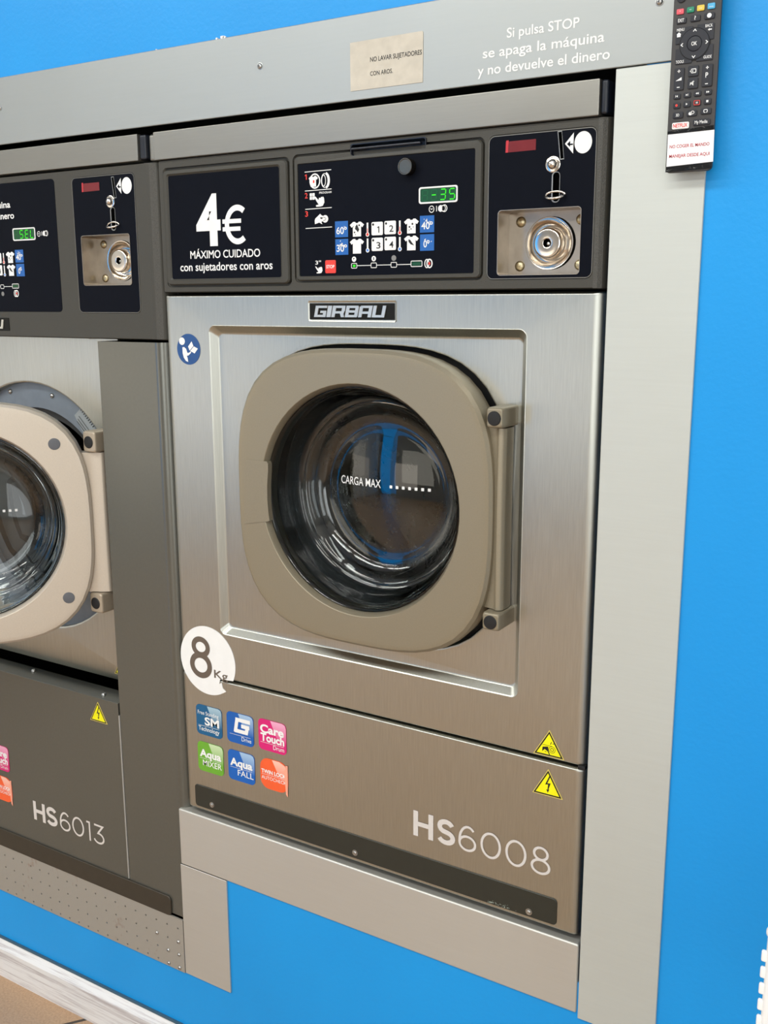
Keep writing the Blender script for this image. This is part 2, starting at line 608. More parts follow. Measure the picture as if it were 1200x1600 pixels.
# perforated sheet under the left machine
pp = thing('perforated_panel', 'rust-spotted perforated metal sheet below the left washing machine', 'panel', (-0.74, -0.003, 0.205))
holes, spots = [], []
hx = [-0.3735 - 0.02515 * i for i in range(31)]
hz = [0.2874, 0.2618, 0.2369, 0.2115]
plug = {(0, 1), (0, 2), (0, 3), (1, 2), (1, 3), (2, 1)}
for i, x in enumerate(hx):
    for j, z in enumerate(hz):
        if (i, j) in plug:
            spots.append((x, z))
        else:
            holes.append([(x + 0.0019 * math.cos(k * PI / 5), z + 0.0019 * math.sin(k * PI / 5)) for k in range(10)])
obj('sheet', MB().plate([[(-1.15, 0.2055), (-0.3616, 0.2055), (-0.3616, 0.3068), (-1.15, 0.3068)]] + holes, TY, 0.0), 'perf', pp)
for x, z in spots:
    dome_screw('screw', x, z, 0.0030, TY, pp)


# ------------------------------------------------------------------ washing machine parts (shared by both machines)
def top_lip(root, x0, x1, z0, z1, capw):
    lp = obj('top_lip', MB().box(x0, x1, -0.005, 0.05, z0, z1, 0.0015, 2), 'lip', root)
    e = obj('end_cap', MB().box(x1 + 0.0004, x1 + capw, -0.002, 0.05, z0 + 0.0015, z1 - 0.001, 0.003, 3), 'cap', lp)
    e['label'] = 'dark navy end cap'
    return lp


def seg_digit(mb_on, mb_off, ch, cx, cz, w, h, y, t=0.0013, sl=0.08):
    hw, hh = w / 2, h / 2
    S7 = dict(a=((-hw, hh), (hw, hh)), b=((hw, hh), (hw, 0)), c=((hw, 0), (hw, -hh)), d=((-hw, -hh), (hw, -hh)),
              e=((-hw, 0), (-hw, -hh)), f=((-hw, hh), (-hw, 0)), g=((-hw, 0), (hw, 0)))
    on = {'-': 'g', '3': 'abcdg', '5': 'acdfg', 'S': 'acdfg', 'E': 'adefg', 'L': 'def', '8': '', ' ': ''}[ch]
    for k, (p, q) in S7.items():
        p, q = Vector(p), Vector(q)
        d = (q - p).normalized() * t * 0.55
        p, q = p + d, q - d
        p = (cx + p.x + sl * p.y, cz + p.y)
        q = (cx + q.x + sl * q.y, cz + q.y)
        (mb_on if k in on else mb_off).ribbon([p, q], t if k in on else t * .7, y if k in on else y + .0001)


SHIRT = [(-.5, .30), (-.27, .5), (-.13, .5), (-.07, .42), (.07, .42), (.13, .5), (.27, .5), (.5, .30), (.38, .12), (.29, .19), (.29, -.5), (-.29, -.5), (-.29, .19), (-.38, .12)]
HAND = [(-.5, .5), (-.36, .46), (-.08, .12), (-.02, .34), (.14, .30), (.18, .42), (.30, .36), (.36, .44), (.46, .30), (.5, -.12), (.34, -.44), (.1, -.5), (-.3, -.5), (-.34, -.36), (-.06, -.30), (-.24, -.04), (-.46, .36)]
FIST = [(-.5, -.1), (-.44, .08), (0.0, .5), (.14, .34), (.34, .26), (.34, .1), (-.02, .04), (.3, -.04), (.36, -.16), (.1, -.26), (.18, -.5), (-.1, -.32), (-.48, -.46)]


def blob(cx, cz, w, h, pts):
    return [(cx + w * x, cz + h * z) for x, z in pts]


def program_symbols(root, dx, dz, sy, right_layout, digits):
    """prints, buttons and display on the dark program panel; offsets are from the right machine"""
    X = lambda v: v + dx
    Z = lambda v: v + dz
    y = sy - 0.0004
    # display
    d = obj('display', MB().loft([at(rr(X(.0982), X(.1527), Z(1.4622), Z(1.4823), .003), sy - .0001), at(rr(X(.0984), X(.1525), Z(1.4624), Z(1.4821), .003), sy - .0008),
                                  at(rr(X(.1000), X(.1509), Z(1.4640), Z(1.4805), .002), sy - .0008), at(rr(X(.1004), X(.1505), Z(1.4644), Z(1.4801), .002), sy - .0002)], False, False), 'white', root)
    ink('display_backing', MB().poly(rr(X(.1003), X(.1506), Z(1.4643), Z(1.4802), .002), sy - .0003), 'led_back', root)
    on, off = MB(), MB()
    for i, ch in enumerate(digits):
        seg_digit(on, off, ch, X(.1070 + .0127 * i), Z(1.4722), .0072, .0122, sy - .0006)
    e = ink('lit_digits', on, 'led', root)
    ink('unlit_digits', off, 'led_dim', root)
    # four numbered buttons
    for i, (bx, bz) in enumerate(((.0368, 1.4353), (.0563, 1.4358), (.0368, 1.4157), (.0563, 1.4162))):
        bt = obj('program_button', MB().loft([at(rr(X(bx) - .0086, X(bx) + .0086, Z(bz) - .0083, Z(bz) + .0083, .0018), sy),
                                              at(rr(X(bx) - .0085, X(bx) + .0085, Z(bz) - .0082, Z(bz) + .0082, .0018), sy - .0004),
                                              at(rr(X(bx) - .0080, X(bx) + .0080, Z(bz) - .0077, Z(bz) + .0077, .0016), sy - .0006)], False, True), 'white', root)
        bt['label'] = 'white square button numbered %d' % (i + 1)
        if i:
            mb = MB().text(str(i + 1), X(bx) - .0010, X(bx) + .0052, Z(bz) - .0052, .0078, sy - .0008, .01)
        else:
            mb = MB().ribbon([(X(bx) + .0028, Z(bz) - .0052), (X(bx) + .0028, Z(bz) + .0026)], .0014, sy - .0008)
            mb.ribbon([(X(bx) + .0006, Z(bz) + .0010), (X(bx) + .0028, Z(bz) + .0024)], .0012, sy - .0008)
        mb.disc(X(bx) - .0058, Z(bz) + .0052, .0015, .0015, sy - .0008)
        ink('button_number', mb, 'ink', root)
    # white prints
    w = MB()
    k = MB()
    r = MB()
    for sx, sz in ((.0059, 1.4357), (.0057, 1.4143)):
        ink('shirt_icon', MB().fill([blob(X(sx), Z(sz), .0220, .0185, SHIRT)], y), 'white', root)
    for sx, sz in ((.0876, 1.4364), (.0876, 1.4158)):
        ink('shirt_icon', MB().fill([blob(X(sx), Z(sz), .0214, .0178, SHIRT)], y), 'white', root)
    sm = MB()
    sm.fill([blob(X(.0062), Z(1.4368), .0080, .0085, [(-.3, .3), (0, .6), (.2, .2), (.4, -.2), (.15, -.6), (-.1, -.3), (-.4, -.1)])], y - .0002)
    for px, pz, q in ((.0095, 1.4405, .0012), (.0022, 1.4318, .0011), (.0036, 1.4290, .0006), (.0008, 1.4390, .0006), (.0850, 1.4355, .0012), (.0892, 1.4390, .0013), (.0872, 1.4330, .0008), (.0905, 1.4352, .0006), (.0845, 1.4318, .0006)):
        sm.disc(X(px), Z(pz), q, q, y - .0002, 10)
    ink('shirt_stains', sm, 'ink', root)
    sm = MB()
    sm.fill([blob(X(.0876), Z(1.4165), .0085, .0075, [(-.5, .5), (-.2, .45), (.1, .0), (.5, -.5), (-.1, -.3), (-.45, .1)])], y - .0002)
    ink('tear_mark', sm, 'ink', root)
    for px, top, bot in ((.0222, 1.4432, 1.4290), (.0222, 1.4235, 1.4092), (.0707, 1.4438, 1.4294), (.0707, 1.4237, 1.4094)):
        tm = MB().ribbon([(X(px), Z(top)), (X(px), Z(bot))], .0025, y)
        tm.disc(X(px), Z(bot) - .0005, .0028, .0028, y, 16)
        ink('thermometer_icon', tm, 'white', root)
    for px, bot in ((.0222, 1.4290), (.0707, 1.4294)):
        tm = MB().disc(X(px), Z(bot) - .0005, .0018, .0018, y - .0002, 14)
        tm.ribbon([(X(px), Z(bot)), (X(px), Z(bot) + .007)], .0010, y - .0002)
        ink('thermometer_filling', tm, 'red', root)
    for px, bot in ((.0222, 1.4092), (.0707, 1.4094)):
        ink('thermometer_filling', MB().disc(X(px), Z(bot) - .0005, .0018, .0018, y - .0002, 14), 'wet_blue', root)
    # blue temperature tags
    for t, (a0, a1, z0, z1) in (('60º', (-.0284, -.0080, 1.4264, 1.4468)), ('30º', (-.0283, -.0079, 1.4040, 1.4242)),
                                ('40º', (.1000, .1203, 1.4278, 1.4481)), ('0º', (.1003, .1204, 1.4058, 1.4257))):
        o = ink('temperature_tag', MB().poly([(X(a0), Z(z0)), (X(a1), Z(z0)), (X(a1), Z(z1)), (X(a0), Z(z1))], y), 'blue_tag', root)
        o['label'] = 'blue square tag reading %s' % t
        mb = MB()
        if t == '0º':
            mb.text(t, X(a0) + .0050, X(a0) + .0138, Z(z0) + .0042, .0082, y - .0002, .012)
        else:
            mb.text(t, X(a0) + .0022, X(a1) - .0018, Z(z0) + .0042, .0086, y - .0002, .012)
        n = {'60º': 3, '30º': 13, '40º': 15, '0º': 4}[t]
        for i in range(n):
            qx, qz = X((a0 + a1) / 2) + random.gauss(0, .0026), Z(z0) + .0125 + random.gauss(0, .0022)
            q = random.uniform(.0005, .0013)
            an = random.uniform(0, PI)
            mb.ribbon([(qx - q * math.cos(an), qz - q * math.sin(an)), (qx + q * math.cos(an), qz + q * math.sin(an))], q * .8, y - .0002)
        ink('tag_number', mb, 'white', root)
    # progress line
    w2, w = w, MB()
    for bx in (.0011, .0315, .0618):
        w.ribbon(rr(X(bx) - .0042, X(bx) + .0042, Z(1.3896) - .0030, Z(1.3896) + .0030, .001, 2), .0008, y, True)
    w.ribbon(rr(X(.0873), X(.1032), Z(1.3869), Z(1.3937), .001, 2), .0009, y, True)
    for a, q in ((.0053, .0273), (.0357, .0576), (.0660, .0869)):
        w.ribbon([(X(a), Z(1.3897)), (X(q), Z(1.3897))], .0008, y)
    ink('progress_lamp', MB().poly([(X(-.0008), Z(1.3882)), (X(.0032), Z(1.3882)), (X(.0032), Z(1.3908)), (X(-.0008), Z(1.3908))], y), 'led' if right_layout else 'led_back', root)
    ink('unlit_lamps', MB().poly([(X(.0888), Z(1.3882)), (X(.1016), Z(1.3882)), (X(.1016), Z(1.3924)), (X(.0888), Z(1.3924))], y), 'led_back', root)
    ddz = 0.0083 if right_layout else -0.0118
    g = MB()
    for bx in (.0010, .0315):
        w.disc(X(bx), Z(1.3897 + ddz), .0034, .0034, y, 20)
    g.disc(X(.0618), Z(1.3897 + ddz), .0036, .0036, y, 20)
    ink('drum_icon', g, 'grey', root)
    k.ribbon([(X(.0315), Z(1.3897 + ddz - .0018)), (X(.0315), Z(1.3897 + ddz + .0018))], .0014, y - .0002)
    ink('lamp_icon_mark', k, 'ink', root)
    k = MB().ribbon([(X(-.0002), Z(1.3897 + ddz)), (X(.0016), Z(1.3897 + ddz + .0016))], .0012, y - .0002)
    ix, iz = (.1118, 1.3902) if right_layout else (.0952, 1.3783)
    w.ring(X(ix) - .0016, Z(iz), .0030, .0050, .0012, y)
    w.ring(X(ix) + .0022, Z(iz), .0036, .0050, .0016, y)
    r.disc(X(ix) + .0020, Z(iz), .0014, .0020, y - .0001, 12)
    ink('progress_line', w, 'white', root)
    w = w2
    ink('lamp_icon_mark', k, 'ink', root)
    k = MB()
    # clock and coins
    ix, iz = (0, 0) if right_layout else (.0445, .0160)
    w.ring(X(.1165 + ix), Z(1.4554 + iz), .0034, .0038, .0009, y)
    w.ribbon([(X(.1150 + ix), Z(1.4562 + iz)), (X(.1165 + ix), Z(1.4550 + iz)), (X(.1180 + ix), Z(1.4562 + iz))], .0008, y)
    w.ribbon([(X(.1235 + ix), Z(1.4525 + iz)), (X(.1235 + ix), Z(1.4590 + iz))], .0009, y)
    w.disc(X(.1293 + ix), Z(1.4557 + iz), .0036, .0040, y)
    w.ring(X(.1330 + ix), Z(1.4557 + iz), .0030, .0036, .0008, y - .0001)
    w.ring(X(.1348 + ix), Z(1.4557 + iz), .0034, .0040, .0009, y - .0001)
    k.ribbon([(X(.1322 + ix), Z(1.4530 + iz)), (X(.1322 + ix), Z(1.4584 + iz))], .0016, y - .0002)
    ink('clock_and_coin_icon', w, 'white', root)
    w = MB()
    if right_layout:
        for z in (1.5117, 1.4877, 1.4643, 1.4397):
            ink('separator_line', MB().ribbon([(X(-.0760), Z(z)), (X(-.0333), Z(z + .0004))], .0009, y), 'white', root)
        w.ring(-.0597, 1.4994, .0078, .0088, .0018, y)
        w.fill([blob(-.0622, 1.4992, .0150, .0135, SHIRT)], y)
        ink('shirt_mark', MB().ribbon([(-.0615, 1.4972), (-.0615, 1.5006)], .0024, y - .0002), 'red', root)
        w.ring(-.0442, 1.4992, .0052, .0088, .0008, y, 24, 0, 360)
        w.ring(-.0430, 1.4992, .0060, .0092, .0028, y, 20, -80, 80)
        w.ring(-.0455, 1.4992, .0030, .0070, .0010, y)
        ink('open_door_icon', w, 'white', root)
        w = MB()
        for gx in (-.0665, -.0622):
            for gz in (1.4824, 1.4780):
                w.poly(rr(gx - .0019, gx + .0019, gz - .0020, gz + .0020, .0005, 2), y)
        w.text('PROGRAM', -.0530, -.0334, 1.4829, .0026, y, .01)
        ink('program_keys_icon', w, 'white', root)
        ink('pressing_hand_icon', MB().fill([blob(-.0530, 1.4735, .0165, .0135, HAND)], y - .0001), 'white', root)
        w = MB()
        w.fill([blob(-.0520, 1.4508, .0180, .0135, FIST)], y)
        w.disc(-.0440, 1.4508, .0048, .0048, y)
        ink('coin_hand_icon', w, 'white', root)
        w = MB()
        fk = MB().ribbon([(-.0520, 1.4524), (-.0478, 1.4522)], .0012, y - .0002)
        fk.ring(-.0470, 1.4508, .0042, .0020, .0006, y - .0002, 16, -90, 90)
        ink('finger_outline', fk, 'ink', root)
        for t, z in (('1', 1.5020), ('2', 1.4784), ('3', 1.4550)):
            if t == '1':
                sn = MB().ribbon([(-.0734, z), (-.0734, z + .0066)], .0014, y)
                sn.ribbon([(-.0758, z + .0050), (-.0734, z + .0062)], .0012, y)
            else:
                sn = MB().text(t, -.0764, -.0718, z, .0066, y, .015)
            ink('step_number', sn, 'red', root)
        w.text("3''", -.0612, -.0518, 1.3925, .0048, y, .012)
        ink('hold_time_lettering', w, 'white', root)
        w = MB().fill([blob(-.0555, 1.3855, .0118, .0092, HAND)], y)
        sb = obj('stop_button', MB().loft([at(rr(-.0451, -.0280, 1.3807, 1.3977, .0018), sy), at(rr(-.0450, -.0281, 1.3808, 1.3976, .0018), sy - .0004),
                                           at(rr(-.0446, -.0285, 1.3812, 1.3972, .0016), sy - .0006)], False, True), 'red', root)
        sb['label'] = 'red stop button'
        ink('stop_lettering', MB().text('STOP', -.0430, -.0300, 1.3873, .0040, sy - .0008, .02), 'white', root)
    if w.v:
        ink('pointing_hand_icon', w, 'white', root)
    ink('coin_icon_stroke', k, 'ink', root)
    ink('door_icon_centre', r, 'red', root)


def coin_panel(root, dx, dz, z0, z1, sy):
    X = lambda v: v + dx
    Z = lambda v: v + dz
    cp = obj('coin_panel', MB().loft([at(rr(X(.1940), X(.3262), z0, z1, .007), sy + .002), at(rr(X(.1940), X(.3262), z0, z1, .007), sy),
                                      at(rr(X(.1944), X(.3258), z0 + .0004, z1 - .0004, .007), sy - .0004),
                                      at(rr(X(.2076), X(.3112), Z(1.3745), Z(1.4490), .004), sy - .0004), at(rr(X(.2076), X(.3112), Z(1.3745), Z(1.4490), .004), sy + .002)]), 'navy', root, 60)
    y = sy - .0007
    ed = obj('panel_edge', MB().loft([at(rr(X(.1932), X(.3270), z0 - .0008, z1 + .0008, .008), sy + .001), at(rr(X(.1934), X(.3268), z0 - .0006, z1 + .0006, .0078), sy - .0006),
                                      at(rr(X(.1940), X(.3262), z0, z1, .007), sy - .0006), at(rr(X(.1941), X(.3261), z0 + .0001, z1 - .0001, .007), sy)]), 'lip', cp, 60)
    # little red window
    ink('red_window', MB().poly([(X(.2153), Z(1.5145)), (X(.2536), Z(1.5149)), (X(.2535), Z(1.5269)), (X(.2153), Z(1.5268))], y), 'window_red', cp)
    ink('red_window_edge', MB().poly([(X(.2153), Z(1.5145)), (X(.2185), Z(1.5145)), (X(.2192), Z(1.5280)), (X(.2160), Z(1.5280))], y - .0002), 'window_red_edge', cp)
    # coin slot
    obj('coin_slot', MB().loft([at([(X(a), Z(b)) for a, b in ((.2838, 1.5016), (.2890, 1.5018), (.2854, 1.5333), (.2800, 1.5331))], sy - .0003),
                                at([(X(a), Z(b)) for a, b in ((.2839, 1.5018), (.2889, 1.5020), (.2853, 1.5331), (.2801, 1.5329))], sy - .0012),
                                at([(X(a), Z(b)) for a, b in ((.2846, 1.5028), (.2884, 1.5030), (.2850, 1.5322), (.2808, 1.5320))], sy - .0012),
                                at([(X(a), Z(b)) for a, b in ((.2846, 1.5028), (.2884, 1.5030), (.2850, 1.5322), (.2808, 1.5320))], sy - .0002)]), 'screw', cp, 20)
    ink('slot_opening', MB().poly([(X(a), Z(b)) for a, b in ((.2846, 1.5028), (.2884, 1.5030), (.2850, 1.5322), (.2808, 1.5320))], sy - .0005), 'void', cp)
    # arrow and coin mark
    mb = MB().fill([[(X(.2892), Z(1.5187)), (X(.2994), Z(1.5074)), (X(.2996), Z(1.5301))]], y)
    mb.disc(X(.3111), Z(1.5187), .0104, .0119, y, 40)
    ink('coin_arrow_mark', mb, 'white', cp)
    mb = MB().ribbon([(X(.2990), Z(1.5175)), (X(.2950), Z(1.5175))], .0016, y - .0002)
    mb.poly([(X(.2918), Z(1.5182)), (X(.2956), Z(1.5148)), (X(.2956), Z(1.5214))], y - .0002)
    ink('arrow_centre', mb, 'navy', cp)
    # reject bolt, slotted guide and ring
    mb = MB().lathe([(.0091, sy - .0003), (.0090, sy - .0012), (.0080, sy - .0016), (.0056, sy - .0018), (.0054, sy - .0040), (.0044, sy - .0062), (.0025, sy - .0072), (.0001, sy - .0076)], X(.2755), Z(1.4974), 28)
    obj('reject_bolt', mb, 'chrome', cp, 40)
    mb = MB().plate([rr(X(.2748), X(.2849), Z(1.4550), Z(1.4890), .0045), rr(X(.2762), X(.2844), Z(1.4562), Z(1.4884), .0038)], sy - .0016, sy - .0002)
    obj('guide_slot', mb, 'screw', cp, 30)
    ink('guide_slot_opening', MB().poly(rr(X(.2762), X(.2844), Z(1.4562), Z(1.4884), .0038), sy - .0004), 'void', cp)
    mb = MB().tube([(X(.2797) + .0118 * math.cos(t), sy - .0085 * max(0, -math.sin(t)) - .001, Z(1.4632) + .0042 * math.sin(t)) for t in [math.radians(a) for a in range(0, 375, 15)]], .0015, 8)
    obj('slot_ring', mb, 'chrome', cp, 60)
    # coin return pocket
    d = 0.030
    mb = MB()
    lo = rr(X(.2076), X(.3112), Z(1.3745), Z(1.4490), .004)
    mb.loft([at(rr(X(.2068), X(.3120), Z(1.3737), Z(1.4498), .0045), sy - .0004), at(rr(X(.2069), X(.3119), Z(1.3738), Z(1.4497), .0045), sy - .0012), at(lo, sy - .0012), at(rr(X(.2080), X(.3108), Z(1.3749), Z(1.4486), .004), sy + .001),
             at(rr(X(.2080), X(.3108), Z(1.3749), Z(1.4486), .003), d)])
    cx, cz = X(.2635), Z(1.4115)
    mb.loft([at(rr(X(.2080), X(.3108), Z(1.3749), Z(1.4486), .003, 8), d), at(circ(cx, cz, .0310, 8), d)])
    pk = obj('return_pocket', mb, 'pocket', cp, 40)
    mb = MB().lathe([(.0310, d), (.0306, d - .0006), (.0296, d - .0004), (.0285, d + .003), (.0255, d + .008), (.0215, d + .0095), (.0190, d + .008), (.0182, d + .002), (.0178, d - .004), (.0170, d - .0060), (.0150, d - .0068), (.0070, d - .0068), (.0052, d - .0062), (.0050, d + .003)], cx - .003, cz, 56)
    obj('return_cup', mb, 'chrome', cp, 50)
    ink('lock_hole', MB().disc(cx - .003, cz, .0050, .0050, d - .002, 24), 'void', cp)
    obj('lock_pin', MB().lathe([(.0018, d - .002), (.0018, d - .0045), (.0001, d - .0052)], cx - .002, cz - .0008, 14), 'screw', cp)
    for rx, rz in ((.2235, 1.4375), (.2232, 1.3855), (.3003, 1.4375), (.3000, 1.3855)):
        obj('rivet', MB().lathe([(.0064, d), (.0062, d - .001), (.0052, d - .0024), (.003, d - .0033), (.0001, d - .0036)], X(rx), Z(rz), 22), 'rivet', cp, 60)
    return cp


def badge(root, x0, x1, z0, z1, y, rim):
    bd = obj('brand_badge', MB().box(x0, x1, y - .0012, y + .001, z0, z1, .0005, 1), 'badge', root)
    if rim:
        g = .0032
        obj('badge_rim', MB().loft([at(rr(x0 - g, x1 + g, z0 - g, z1 + g * 1.2, .003), y + .0004), at(rr(x0 - g + .0006, x1 + g - .0006, z0 - g + .0006, z1 + g * 1.2 - .0006, .0028), y - .0009),
                                    at(rr(x0 - g + .0014, x1 + g - .0014, z0 - g + .0014, z1 + g * 1.2 - .0014, .0024), y - .0006), at(rr(x0 - .0002, x1 + .0002, z0 - .0002, z1 + .0002, .0008), y + .0003)]), 'steel', bd, 50)
    # each letter is a set of straight strokes: (x0, z0, x1, z1) in a unit box
    V, Hh = .26, .20
    G = {'G': [(V / 2, 0, V / 2, 1), (0, 1 - Hh / 2, 1, 1 - Hh / 2), (0, Hh / 2, 1, Hh / 2), (1 - V / 2, 0, 1 - V / 2, .56), (.48, .46, 1, .46)],
         'I': [(.5, 0, .5, 1)],
         'R': [(V / 2, 0, V / 2, 1), (0, 1 - Hh / 2, 1, 1 - Hh / 2), (1 - V / 2, .5, 1 - V / 2, 1), (0, .42, .95, .42), (.74, .42, .90, 0)],
         'B': [(V / 2, 0, V / 2, 1), (0, 1 - Hh / 2, .94, 1 - Hh / 2), (0, Hh / 2, .96, Hh / 2), (1 - V / 2, .06, 1 - V / 2, .94), (0, .5, .92, .5)],
         'A': [(V / 2, 0, V / 2, .93), (.08, 1 - Hh / 2, 1, 1 - Hh / 2), (1 - V / 2, 0, 1 - V / 2, 1), (0, .40, 1, .40)],
         'U': [(V / 2, 0, V / 2, 1), (1 - V / 2, 0, 1 - V / 2, 1), (0, Hh / 2, 1, Hh / 2)]}
    mb = MB()
    w = x1 - x0
    h = .0150
    zb = z0 + .0032
    for ch, a, q in (('G', .072, .212), ('I', .222, .272), ('R', .282, .432), ('B', .444, .590), ('A', .600, .748), ('U', .758, .900)):
        for n, (ax, az, bx, bz) in enumerate(G[ch]):
            lw = w * (q - a)
            if abs(bx - ax) < abs(bz - az):
                hw = (V if ch != 'I' else 1.0) / 2
                c4 = [(ax - hw, az), (ax + hw, az), (bx + hw, bz), (bx - hw, bz)]
            else:
                c4 = [(ax, az - Hh / 2), (bx, bz - Hh / 2), (bx, bz + Hh / 2), (ax, az + Hh / 2)]
            c4 = [(x0 + w * a + lw * px + .0034 * (pz - .4), zb + h * pz) for px, pz in c4]
            yy = y - .0026 - n * 2e-5
            mb.add([(px, yy, pz) for px, pz in c4] + [(px, y - .0010, pz) for px, pz in c4], [(0, 1, 2, 3), (0, 4, 5, 1), (1, 5, 6, 2), (2, 6, 7, 3), (3, 7, 4, 0)])
    obj('raised_lettering', mb, 'silver_letter', bd, sharp=None)
    return bd


def feature_stickers(root, dx, dz, y):
    def tile(x0, z0, col, lines, name, peel=False):
        X, Zb = x0 + dx, z0 + dz
        w, h = .0536, .0508
        r = .0075 if not peel else .016
        lp = rr(X, X + w, Zb, Zb + h, r, 6)
        st = obj('feature_sticker', MB().plate([lp], y - .0008, y - .0001), col, root, 30)
        st['label'] = name
        if peel:
            obj('peeling_edge', MB().plate([[(X + w - .004, Zb - .0005), (X + w - .0008, Zb - .004), (X + w + .0002, Zb + h - .003), (X + w - .004, Zb + h - .004), (X + w - .0035, Zb + h - .010), (X + w - .007, Zb + h - .012)]], y - .0012, y - .0006), 'orange_light', st)
        gl = [(X + w * .44, Zb + h * .995), (X + w - r, Zb + h * .995), (X + w - r * .3, Zb + h - r * .3), (X + w * .995, Zb + h - r), (X + w * .995, Zb + h * .20), (X + w * .80, Zb + h * .20), (X + w * .62, Zb + h * .58)]
        if peel:
            gl = [(X + w * .44, Zb + h * .99), (X + w - r, Zb + h * .99), (X + w - r * .32, Zb + h - r * .32), (X + w * .99, Zb + h - r), (X + w * .99, Zb + h * .10), (X + w * .66, Zb + h * .55)]
        gr = MB().poly(gl[::-1], y - .00095)
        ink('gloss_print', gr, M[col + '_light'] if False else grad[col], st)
        wm = MB()
        for ln in lines:
            if ln[0] == '-':
                wm.ribbon([(X + w * ln[1], Zb + h * ln[3]), (X + w * ln[2], Zb + h * ln[3])], .0005, y - .0011)
            elif ln[0] == 'G*':
                for P in ([(1.04, .87), (.16, .87)], [(.27, .98), (.13, .02)], [(.08, .13), (.82, .13)], [(.78, .03), (.88, .55)], [(.50, .50), (.99, .50)]):
                    wm.ribbon([(X + w * (.24 + .62 * px), Zb + h * (.36 + .50 * pz)) for px, pz in P], .0064, y - .0011)
            else:
                wm.text(ln[0], X + w * ln[1], X + w * ln[2], Zb + h * ln[3], h * ln[4], y - .0011, ln[5])
        ink('lettering', wm, 'white', st)

    tile(-.3111, .6622, 'teal', [('Free Standing', .07, .88, .68, .125, .0), ('SM', .33, .89, .36, .25, .03), ('-', .08, .89, .31), ('Technology', .08, .89, .14, .14, .005)], 'dark blue square sticker reading SM Technology')
    tile(-.2474, .6638, 'blue', [('G*',), ('-', .11, .89, .285), ('Drive', .55, .91, .12, .14, .0)], 'blue square sticker with white letter G')
    tile(-.1840, .6660, 'magenta', [('Care', .07, .92, .57, .25, .035), ('Touch', .08, .93, .30, .24, .035), ('-', .07, .92, .25), ('Drum', .53, .92, .09, .14, .0)], 'magenta square sticker reading Care Touch')
    tile(-.3111, .5986, 'green', [('Aqua', .08, .92, .50, .24, .035), ('-', .08, .91, .44), ('MIXER', .19, .93, .20, .19, .005)], 'green square sticker reading Aqua Mixer')
    tile(-.2474, .5998, 'royal', [('Aqua', .08, .92, .49, .24, .035), ('-', .08, .91, .43), ('FALL', .36, .95, .19, .19, .005)], 'blue square sticker reading Aqua Fall')
    tile(-.1826, .6022, 'orange', [('TWIN LOCK', .05, .93, .50, .12, .03), ('-', .05, .93, .46), ('AUTOCHECK', .05, .94, .30, .11, .0)], 'orange peeling sticker reading Twin Lock', True)


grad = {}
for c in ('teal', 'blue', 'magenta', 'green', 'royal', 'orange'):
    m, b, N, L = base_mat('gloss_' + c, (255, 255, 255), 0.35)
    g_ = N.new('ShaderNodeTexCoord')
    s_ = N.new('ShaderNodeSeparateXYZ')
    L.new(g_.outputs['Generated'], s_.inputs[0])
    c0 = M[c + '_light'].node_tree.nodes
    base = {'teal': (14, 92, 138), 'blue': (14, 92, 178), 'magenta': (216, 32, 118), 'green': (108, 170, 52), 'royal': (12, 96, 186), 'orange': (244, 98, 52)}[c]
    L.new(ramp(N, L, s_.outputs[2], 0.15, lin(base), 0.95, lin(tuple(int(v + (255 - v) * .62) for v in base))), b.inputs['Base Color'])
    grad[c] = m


def model_lettering(root, glyph_list, zb, h, y):
    """two bold capitals and thin round numerals"""
    mb = MB()
    t = .0036
    for ch, x0, x1 in glyph_list:
        w = x1 - x0
        cx = (x0 + x1) / 2
        if ch == 'H':
            s = .0078
            mb.ribbon([(x0 + s / 2, zb), (x0 + s / 2, zb + h)], s, y)
            mb.ribbon([(x1 - s / 2, zb), (x1 - s / 2, zb + h)], s, y)
            mb.ribbon([(x0 + s / 2, zb + h / 2), (x1 - s / 2, zb + h / 2)], s * .9, y)
        elif ch == 'S':
            s = .0074
            P = []
            rx, rz = w / 2 - s / 2, h / 4 - s / 4
            for a in range(20, 261, 20):
                P.append((cx + rx * .92 * math.cos(math.radians(a)), zb + h - s / 2 - rz + rz * math.sin(math.radians(a))))
            P = P[:-1]
            for a in range(80, -161, -20):
                P.append((cx + rx * math.cos(math.radians(a)), zb + s / 2 + rz + rz * math.sin(math.radians(a))))
            mb.ribbon(P, s, y)
        elif ch == '0':
            mb.ring(cx, zb + h / 2, w / 2 - t / 2, h / 2 - t / 2, t, y, 48)
        elif ch == '8':
            mb.ring(cx, zb + h * .285, w / 2 - t / 2, h * .285 - t / 2 + .0004, t, y, 40)
            mb.ring(cx, zb + h * .765, w * .40 - t / 2, h * .235 - t / 2 + .0012, t, y, 40)
        elif ch == '6':
            mb.ring(cx, zb + h * .31, w / 2 - t / 2, h * .31 - t / 2, t, y, 40)
            P = [(x0 + t / 2, zb + h * .31)]
            for a in range(180, 49, -13):
                P.append((cx + .001 + (w / 2 - t / 2 + .001) * math.cos(math.radians(a)), zb + h * .40 + (h * .60 - t / 2) * math.sin(math.radians(a))))
            mb.ribbon(P, t, y)
        elif ch == '1':
            mb.ribbon([(x1 - t / 2, zb), (x1 - t / 2, zb + h)], t, y)
            mb.ribbon([(x0, zb + h - t / 2), (x1 - t / 2, zb + h - t / 2)], t, y)
        elif ch == '3':
            P = [(x0 + .003, zb + h - t / 2), (x1 - .004, zb + h - t / 2), (cx - .001, zb + h * .60)]
            for a in range(95, -161, -15):
                P.append((cx - .001 + (w / 2 - t / 2) * math.cos(math.radians(a)), zb + h * .30 + (h * .30 - t / 2) * math.sin(math.radians(a))))
            mb.ribbon(P, t, y)
    o = ink('model_lettering', mb, 'offwhite', root)
    return o


